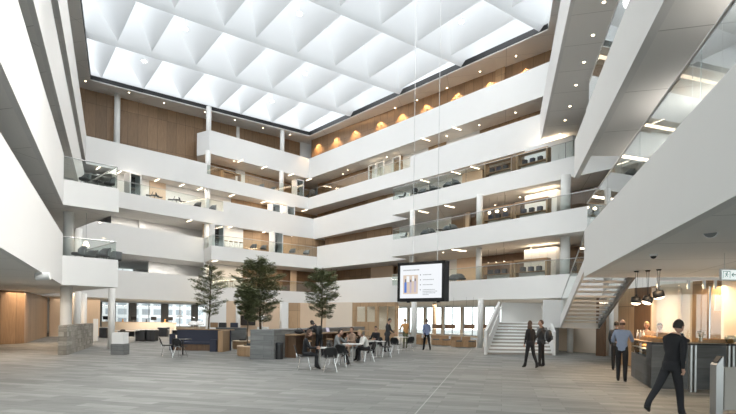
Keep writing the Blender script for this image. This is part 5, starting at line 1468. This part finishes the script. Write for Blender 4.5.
# ------------------------------------------------------------------ people
def bone_pts(o, chain): return [o[k] for k in chain]
def person(label, loc, rz, J, outfit, hair=('short', 'hair_dark'), look=(0, 0), h=1.0, fem=False, extra=None):
    """J: joints in metres, facing +y. outfit: (top, sleeves, legs, shoes)"""
    top, sleeve, legs, shoe = outfit
    mats = [M['skin'], M[top], M[legs], M[shoe], M['eye'], M[hair[1]], M['red']]
    V = []; Ed = []; Rd = []; tag = []; roots = []
    def add(p, r): V.append(Vector(p)); Rd.append(r); return len(V)-1
    s = .92 if fem else 1.0
    pel = add(J['pel'], .135*s); roots.append(pel); bel = add(J['bel'], .13*s); che = add(J['che'], .15*s); nb = add(J['nb'], .075*s); nt = add(J['nt'], .052*s)
    segs = []
    def ed(a, b, t): Ed.append((a, b)); segs.append((V[a].copy(), V[b].copy(), t, Rd[a], Rd[b]))
    ed(pel, bel, 1); ed(bel, che, 1); ed(che, nb, 1); ed(nb, nt, 0)
    for sd in ('l', 'r'):
        sh = add(J['sh'+sd], .072*s); el = add(J['el'+sd], .052*s); wr = add(J['wr'+sd], .027*s)
        ed(che, sh, 1)
        ed(sh, el, 1); ed(el, wr, 1 if sleeve == 'long' else 0)
        hp = add(J['hp'+sd], .098*s); kn = add(J['kn'+sd], .072*s); an = add(J['an'+sd], .052*s); to = add(J['to'+sd], .034)
        ed(pel, hp, 2); ed(hp, kn, 2); ed(kn, an, 2); ed(an, to, 3)
        # heel
        hd = (V[to]-V[an]); he = add(V[an]-Vector((hd.x, hd.y, 0)).normalized()*.035+Vector((0, 0, -.035)), .03); ed(an, he, 3)
        # hand: palm and five fingers as their own chains
        d = (V[wr]-V[el]).normalized(); side = Vector((1, 0, 0)) if sd == 'r' else Vector((-1, 0, 0))
        up = d.cross(side).normalized(); side = up.cross(d).normalized()
        pa = add(V[wr]+d*.075, .026*s); ed(wr, pa, 0)
        fw = d.cross(Vector((1, 0, 0)));
        across = (Vector((0, 1, 0))-d*d.y); across = across.normalized() if across.length > .2 else Vector((0, 0, 1))
        curl = side*-1
        for q, (o_, ln) in enumerate(((-.028, .060), (-.010, .072), (.010, .078), (.028, .070))):
            b0 = add(V[wr]+d*.07+across*o_, .010); roots.append(b0); b1 = add(V[b0]+d*ln*.55+across*o_*.15+curl*.008, .009); b2 = add(V[b1]+d*ln*.45+curl*.022, .008)
            ed(b0, b1, 0); ed(b1, b2, 0)
        b0 = add(V[wr]+d*.035+across*.022, .012); roots.append(b0); b1 = add(V[b0]+d*.03+across*.030+curl*.008, .010); b2 = add(V[b1]+d*.028+across*.006+curl*.01, .009)
        ed(b0, b1, 0); ed(b1, b2, 0)
    me = bpy.data.meshes.new('tmp'); me.from_pydata(V, Ed, []); o = bpy.data.objects.new('tmp', me); C.objects.link(o)
    sk = o.modifiers.new('s', 'SKIN'); sk.use_smooth_shade = True
    ss = o.modifiers.new('u', 'SUBSURF'); ss.levels = 1; ss.render_levels = 1
    for i, v in enumerate(me.skin_vertices[0].data): v.radius = (Rd[i], Rd[i]); v.use_root = i in roots
    dg = bpy.context.evaluated_depsgraph_get(); dg.update()
    body = bpy.data.meshes.new_from_object(o.evaluated_get(dg)); bpy.data.objects.remove(o)
    bm = bmesh.new(); bm.from_mesh(body)
    # flatten the trunk front to back
    cc = (V[bel]+V[che])/2; ax = (V[che]-V[pel]).normalized(); fr = Vector((0, 1, 0)); fr = (fr-ax*fr.dot(ax)).normalized()
    for v in bm.verts:
        best = min(((v.co-(a+(b-a)*max(0, min(1, (v.co-a).dot(b-a)/max(1e-6, (b-a).length_squared))))).length, i) for i, (a, b, t, ra, rb) in enumerate(segs))
        if best[1] < 3:
            w_ = (v.co-V[pel]).dot(fr)-( (V[che]-V[pel]).dot(fr)*0 ); c_ = V[pel]+ax*(v.co-V[pel]).dot(ax); v.co -= fr*((v.co-c_).dot(fr))*.22
    def near(p):
        bd = 9; bt = 0
        for a, b, t, ra, rb in segs:
            l = (b-a).length_squared; k = max(0, min(1, (p-a).dot(b-a)/max(1e-6, l))); dd = (p-(a+(b-a)*k)).length-(ra+(rb-ra)*k)
            if dd < bd: bd = dd; bt = t
        return bt
    for f in bm.faces: f.material_index = near(f.calc_center_median())
    # head with face, on the neck
    hd = Vector(J['hd']); hm = Matrix.Translation(hd) @ Euler((look[0], 0, look[1])).to_matrix().to_4x4()
    def addsphere(c, r, sc, mi_, n=14):
        k0 = len(bm.faces); res = bmesh.ops.create_uvsphere(bm, u_segments=n, v_segments=n*3//4, radius=r)
        bmesh.ops.transform(bm, matrix=hm @ Matrix.Translation(c) @ Matrix.Diagonal((*sc, 1)), verts=res['verts'])
        for f in {f for v in res['verts'] for f in v.link_faces}: f.material_index = mi_; f.smooth = True
        return res['verts']
    vv = addsphere((0, 0, 0), 1, (.076, .094, .118), 0, 20); inv = hm.inverted()
    for v in vv:
        p = inv @ v.co
        if p.z < -.02: p.x *= 1-(-p.z-.02)*3.2; p.y = p.y*(1-(-p.z-.02)*1.5)+(-p.z-.02)*.18
        if p.y > .05 and abs(p.z+.0) < .03 and abs(p.x) > .015: p.y -= .006
        v.co = hm @ p
    addsphere((0, .097, -.022), 1, (.013, .020, .022), 0, 8)
    for x in (-1, 1):
        addsphere((x*.032, .082, .008), .011, (1, .6, .7), 4, 8); addsphere((x*.077, -.003, -.008), 1, (.010, .020, .030), 0, 8)
        addsphere((x*.032, .088, .028), 1, (.016, .006, .004), 5, 6)
    addsphere((0, .088, -.058), 1, (.022, .008, .006), 6, 8)
    body.materials.clear(); bm.to_mesh(body); bm.free()
    for m in mats: body.materials.append(m)
    root = thing('person', label, 'person', loc, rz); root.scale = (h, h, h)
    body.name = 'body'; link('body', body, root)
    # hair
    kind = hair[0]; b2_ = bmesh.new()
    if kind != 'bald':
        res = bmesh.ops.create_uvsphere(b2_, u_segments=20, v_segments=14, radius=1)
        bmesh.ops.transform(b2_, matrix=Matrix.Translation((0, -.010, .012)) @ Matrix.Diagonal((.086, .100, .121, 1)), verts=res['verts'])
        kill = [v for v in b2_.verts if (v.co.y > .035 and v.co.z < .062) or (v.co.z < (-.05 if kind == 'short' else -.09)) or (v.co.y > -.005 and v.co.z < -.0 and kind == 'short')]
        bmesh.ops.delete(b2_, geom=kill, context='VERTS')
        if kind == 'long':
            r = bmesh.ops.create_uvsphere(b2_, u_segments=14, v_segments=10, radius=1); bmesh.ops.transform(b2_, matrix=Matrix.Translation((0, -.075, -.13)) @ Matrix.Diagonal((.088, .045, .15, 1)), verts=r['verts'])
        if kind == 'bun':
            r = bmesh.ops.create_uvsphere(b2_, u_segments=12, v_segments=8, radius=.045); bmesh.ops.transform(b2_, matrix=Matrix.Translation((0, -.11, .04)), verts=r['verts'])
    else:
        res = bmesh.ops.create_uvsphere(b2_, u_segments=20, v_segments=14, radius=1)
        bmesh.ops.transform(b2_, matrix=Matrix.Translation((0, -.006, 0)) @ Matrix.Diagonal((.081, .097, .115, 1)), verts=res['verts'])
        kill = [v for v in b2_.verts if v.co.z > .045 or v.co.z < -.055 or v.co.y > .01]
        bmesh.ops.delete(b2_, geom=kill, context='VERTS')
    b2_.transform(hm); hme = bpy.data.meshes.new('hair'); b2_.to_mesh(hme); b2_.free(); hme.materials.append(M[hair[1]])
    for p in hme.polygons: p.use_smooth = True
    link('hair', hme, root)
    # jacket hem or shirt tail
    if extra == 'jacket':
        a = Vector(J['pel']); MB().lathe([(.155, -.10), (.158, -.02), (.150, .06), (.140, .06), (.148, -.02), (.146, -.10)], (a.x, a.y, a.z), 22, cap=False).build('jacket_hem', M[top], root, smooth=True)
    return root
def limb(p, l, a, side=0.0):
    """a: pitch forward from straight down"""
    return Vector(p)+Vector((side, math.sin(a)*l, -math.cos(a)*l))
def joints(lean=0.0, sit=False, seat=.46, legs=((0, 0), (0, 0)), arms=((0, .2), (0, .2)), spread=(.0, .0), armout=(.05, .05), head=0.0, pz=None, yaw=0, fem=False):
    J = {}
    pz = pz if pz is not None else (seat+.10 if sit else .93)
    sw = .155 if fem else .18
    J['pel'] = Vector((0, 0, pz))
    def up(d, x=0, y=0): return J['pel']+Vector((x, math.sin(lean)*d+math.cos(lean)*y, math.cos(lean)*d-math.sin(lean)*y))
    J['bel'] = up(.15); J['che'] = up(.36, 0, .0); J['nb'] = up(.50, 0, -.01); J['nt'] = up(.59, 0, .015)+Vector((0, head*.03, 0)); J['hd'] = up(.70, 0, .03)+Vector((0, head*.09, -.02*abs(head)))
    for i, sd in enumerate(('l', 'r')):
        sx = -1 if sd == 'l' else 1
        J['sh'+sd] = up(.46, sx*sw)
        J['el'+sd] = limb(J['sh'+sd], .285, arms[i][0], sx*armout[i]); J['wr'+sd] = limb(J['el'+sd], .245, arms[i][0]+arms[i][1], -sx*armout[i]*.6)
        J['hp'+sd] = J['pel']+Vector((sx*.09, 0, -.05 if not sit else -.02))
        th, kb = legs[i]
        J['kn'+sd] = limb(J['hp'+sd], .42, th, sx*spread[0]); J['an'+sd] = limb(J['kn'+sd], .42 if not sit else .40, th-kb, sx*spread[1])
        f = th-kb; J['to'+sd] = J['an'+sd]+Vector((sx*.02, .13*math.cos(min(0, f)*.8), -.05+.13*math.sin(min(0, f)*.8)))
    lo = min(min(J['anl'].z, J['anr'].z)-.085, min(J['tol'].z, J['tor'].z)-.034)
    if not sit or True:
        dz = -lo
        if not sit:
            for k in J: J[k] = J[k]+Vector((0, 0, dz))
        else:
            for sd in 'lr': J['an'+sd].z = max(J['an'+sd].z, .085); J['to'+sd].z = .035 if J['an'+sd].z < .12 else J['to'+sd].z
    return J
def chair_at(px, py, rz, label): g = ground(px, py); chair.put((g.x, g.y, 0), rz, label); return g
SIT = dict(sit=True, legs=((1.5, 1.55), (1.5, 1.45)), spread=(.04, 0))
# table one: woman at the left
g = ground(304, 369.5)
chair.put((g.x, g.y, 0), -PI/2+.15, 'black chair with chrome legs under the woman in a black top')
person('seated woman with long brown hair in black, typing at the nearest table', (g.x, g.y, .0), -PI/2+.15, joints(lean=.12, arms=((.35, 1.15), (.4, 1.1)), head=.6, fem=True, **SIT), ('black_fab', 'long', 'black_fab', 'shoe'), ('long', 'hair_brown'), (-.3, 0), fem=True, h=1.0)
g = ground(319.5, 369.0); T1 = g; table.put((g.x, g.y+.1, 0), 0, 'round white cafe table in front of the woman in black')
t = thing('laptop', 'dark laptop open on the nearest round table', 'laptop', (g.x-.08, g.y+.1, .74), 1.6)
MB().box((0, 0, .01), (.32, .22, .018), bev=.003).build('keyboard_base', M['charcoal'], t); MB().box((0, -.14, .11), (.32, .012, .21), rot=Euler((.3, 0, 0)).to_matrix()).build('screen', M['charcoal'], t)
g = ground(330, 371.5); chair.put((g.x, g.y, 0), .12, 'empty black chair with its back to us at the nearest table')
g = ground(336, 364.5)
chair.put((g.x, g.y, 0), -PI/2-.3, 'black chair under the man in a grey sweater')
person('seated man in a grey sweater resting his chin on his hand', (g.x, g.y, 0), -PI/2-.3, joints(lean=.16, arms=((.85, 2.0), (.5, 1.0)), head=.4, **SIT), ('greyshirt', 'long', 'black_fab', 'shoe'), ('short', 'hair_dark'), (0, 0))
# table two
g = ground(352.5, 362); table.put((g.x, g.y, 0), 0, 'round white cafe table between the man in grey and the person in white')
g = ground(343, 366.5); chair.put((g.x, g.y, 0), -.35, 'empty black chair in front of the second table, right of the nearest empty one')
g = ground(356, 357.5); chair.put((g.x, g.y, 0), 2.6, 'black chair under the person in a tan blouse')
person('seated person with brown hair in a tan blouse behind the second table', (g.x-.15, g.y+.15, 0), 2.4, joints(lean=.10, arms=((.4, 1.2), (.4, 1.2)), fem=True, **SIT), ('tanshirt', 'long', 'tanshirt', 'shoe'), ('short', 'hair_brown'), (-.1, 0), fem=True)
g = ground(367.5, 361.5)
chair.put((g.x, g.y, 0), PI/2+.35, 'black chair under the fair haired person in white')
person('seated fair haired person in a white shirt leaning over the second table', (g.x, g.y, 0), PI/2+.35, joints(lean=.42, arms=((.5, .9), (.2, 1.1)), head=.4, **SIT), ('whiteshirt', 'long', 'black_fab', 'shoe'), ('short', 'hair_blond'), (-.35, 0))
g = ground(376.5, 357); table.put((g.x, g.y, 0), 0, 'round white cafe table in front of the man in a dark suit')
g = ground(374, 354)
chair.put((g.x+.1, g.y+.35, 0), PI-.6, 'black chair under the man in a dark suit')
person('seated man in a dark suit and white shirt, third table along', (g.x+.1, g.y+.35, 0), PI-.6, joints(lean=.03, arms=((.35, 1.2), (.35, 1.2)), **SIT), ('black_fab', 'long', 'black_fab', 'shoe'), ('short', 'hair_dark'), (0, .2))
for px, py, rz, lb in ((396, 353.5, -.4, 'empty black chair beyond the third table, left of the last two'), (408, 351.5, .5, 'empty black chair at the far end of the row of tables'),
                       (385.5, 357, -1.3, 'empty black chair right of the third table')):
    chair_at(px, py, rz, lb)
g = ground(401, 350); table.put((g.x, g.y+.2, 0), 0, 'furthest round white table, before the person in orange')
# person leaning at the bar
g = ground(319, 356.5)
person('person in a black coat and hood leaning over the bar counter', (g.x, g.y, 0), .9, joints(lean=.62, arms=((.9, .6), (.7, .8)), legs=((.12, .1), (-.15, .1)), head=.5, armout=(.06, .06)), ('black_fab', 'long', 'black_fab', 'shoe'), ('long', 'hair_dark'), (-.5, 0), h=1.0, extra='jacket')
p_ = Vector((g.x, g.y, 0))
t = thing('backpack', 'dark backpack worn by the person leaning over the bar', 'backpack', (g.x+.02, g.y-.20, 1.20), .9)
MB().ball((0, 0, 0), .19, 14, (.85, .5, 1.15)).build('body', M['charcoal'], t, smooth=True); MB().box((0, -.09, -.05), (.2, .05, .18), bev=.02).build('pocket', M['black'], t)
g = ground(387, 352.5)
person('standing person in a charcoal jacket turned sideways among the tables', (g.x, g.y, 0), -1.9, joints(lean=.10, arms=((.3, .7), (.2, .6)), legs=((.14, .12), (-.12, .05)), head=.3), ('charcoal', 'long', 'charcoal', 'shoe'), ('short', 'hair_dark'), (-.3, 0), extra='jacket')
g = ground(406, 349)
person('person in an orange top and olive trousers behind the far chairs', (g.x, g.y+.5, 0), .4, joints(lean=.08, arms=((.5, .8), (.6, .7)), legs=((.02, .02), (-.02, .02)), armout=(.10, .10)), ('orangeshirt', 'long', 'olive', 'shoe'), ('short', 'hair_blond'), (-.3, 0))
g = ground(426.5, 350.8)
person('person in a light blue shirt and black trousers walking away', (g.x, g.y, 0), .3, joints(lean=.03, arms=((-.35, .3), (.3, .4)), legs=((.28, .10), (-.30, .18)), armout=(.07, .07)), ('blueshirt2', 'long', 'black_fab', 'shoe'), ('short', 'hair_brown'), (0, 0))
# couple
g = ground(530, 368.5)
person('woman with long brown hair in a black jacket walking beside a man', (g.x, g.y, 0), .5, joints(arms=((.1, .25), (-.1, .2)), legs=((.22, .05), (-.22, .25)), armout=(.05, .05), fem=True), ('black_fab', 'long', 'black_fab', 'shoe'), ('long', 'hair_brown'), (0, -.9), h=.99, fem=True, extra='jacket')
g = ground(541, 367.5)
person('man in a dark grey jacket with a black backpack standing by the stairs', (g.x, g.y, 0), .95, joints(arms=((.35, .5), (.2, .4)), legs=((.05, .04), (-.06, .04)), armout=(.05, .05)), ('charcoal', 'long', 'black_fab', 'shoe'), ('short', 'hair_brown'), (0, .6), extra='jacket')
t = thing('backpack', 'black backpack on the back of the man by the stairs', 'backpack', (g.x+.22, g.y-.17, 1.20), .95)
MB().ball((0, 0, 0), .21, 16, (.85, .55, 1.15)).build('body', M['bag'], t, smooth=True); MB().box((0, -.10, -.06), (.24, .06, .2), bev=.025).build('pocket', M['black'], t)
for x in (-.10, .10): MB().path([(x, .10, .18), (x, .26, .24), (x, .33, .08), (x*.9, .26, -.14), (x, .10, -.18)], .014, 6).build('strap', M['black'], t)
# man at the counter
g = ground(621.5, 382.5)
person('bald man in a pale blue shirt waiting at the coffee counter', (g.x, g.y, 0), -.55, joints(arms=((.35, 1.1), (.45, 1.2)), legs=((.06, .04), (-.06, .04)), armout=(.08, .08), lean=.04), ('blueshirt', 'long', 'black_fab', 'shoe'), ('bald', 'hair_brown'), (-.1, 0), h=1.02)
# staff behind the counter
for px, Y, cl_, hr, lb, hh in ((647, 16.6, 'tanshirt', 'hair_blond', 'fair haired staff member behind the pastry display', 1.0), (660, 15.75, 'tanshirt', 'hair_brown', 'brown haired staff member behind the counter corner', .98)):
    x = (px-PX)/F*Y
    person(lb, (x, Y, 0), 2.6, joints(arms=((.4, 1.0), (.4, 1.0)), lean=.1), (cl_, 'long', 'black_fab', 'shoe'), ('short', hr), (-.3, 0), h=hh)
x = (616.5-PX)/F*18.3
person('dark haired person mostly hidden behind the bald man', (x, 18.3, 0), -.6, joints(arms=((.2, .4), (.2, .4))), ('charcoal', 'long', 'black_fab', 'shoe'), ('short', 'hair_dark'), (0, 0), h=1.0)
# dark walker in the foreground
g = ground(671, 418)
person('person all in black striding past the counter in the foreground', (g.x, g.y, 0), -1.25, joints(lean=.14, arms=((.5, .5), (-.3, .5)), legs=((-.55, .15), (.22, .12)), armout=(.06, .06), head=.3), ('black_fab', 'long', 'black_fab', 'shoe'), ('short', 'hair_dark'), (-.15, 0), h=1.03, extra='jacket')
EXPO = 0.58
# ------------------------------------------------------------------ world, camera
w = bpy.data.worlds.new('World'); SC.world = w; w.use_nodes = True
nt = w.node_tree; bg = nt.nodes['Background']
sky = nt.nodes.new('ShaderNodeTexSky'); sky.sky_type = 'HOSEK_WILKIE'; sky.turbidity = 8; sky.ground_albedo = .5
sky.sun_direction = Vector((-.45, -.5, .75)).normalized()
mx = nt.nodes.new('ShaderNodeMix'); mx.data_type = 'RGBA'; mx.inputs[0].default_value = .92
mx.inputs[7].default_value = (.93, .965, 1.0, 1)
nt.links.new(sky.outputs[0], mx.inputs[6]); nt.links.new(mx.outputs[2], bg.inputs['Color'])
bg.inputs['Strength'].default_value = 2.8
cam = bpy.data.cameras.new('camera'); co = bpy.data.objects.new('camera', cam); C.objects.link(co); SC.camera = co
cam.sensor_width = 36; cam.lens = F/736*36; cam.shift_x = (368-PX)/736; cam.shift_y = (H0-207)/736
cam.clip_end = 400
co.matrix_world = Matrix.Translation((0, 0, H)) @ Euler((PI/2, 0, 0)).to_matrix().to_4x4() @ Matrix.Rotation(ROLL, 4, 'Z')
SC.view_settings.view_transform = 'Standard'; SC.view_settings.look = 'None'; SC.view_settings.gamma = 1; SC.view_settings.use_curve_mapping = False
SC.view_settings.exposure = EXPO
SC.cycles.max_bounces = 10; SC.cycles.diffuse_bounces = 6; SC.cycles.transparent_max_bounces = 16
SC.cycles.sample_clamp_indirect = 4; SC.cycles.caustics_reflective = False; SC.cycles.caustics_refractive = False
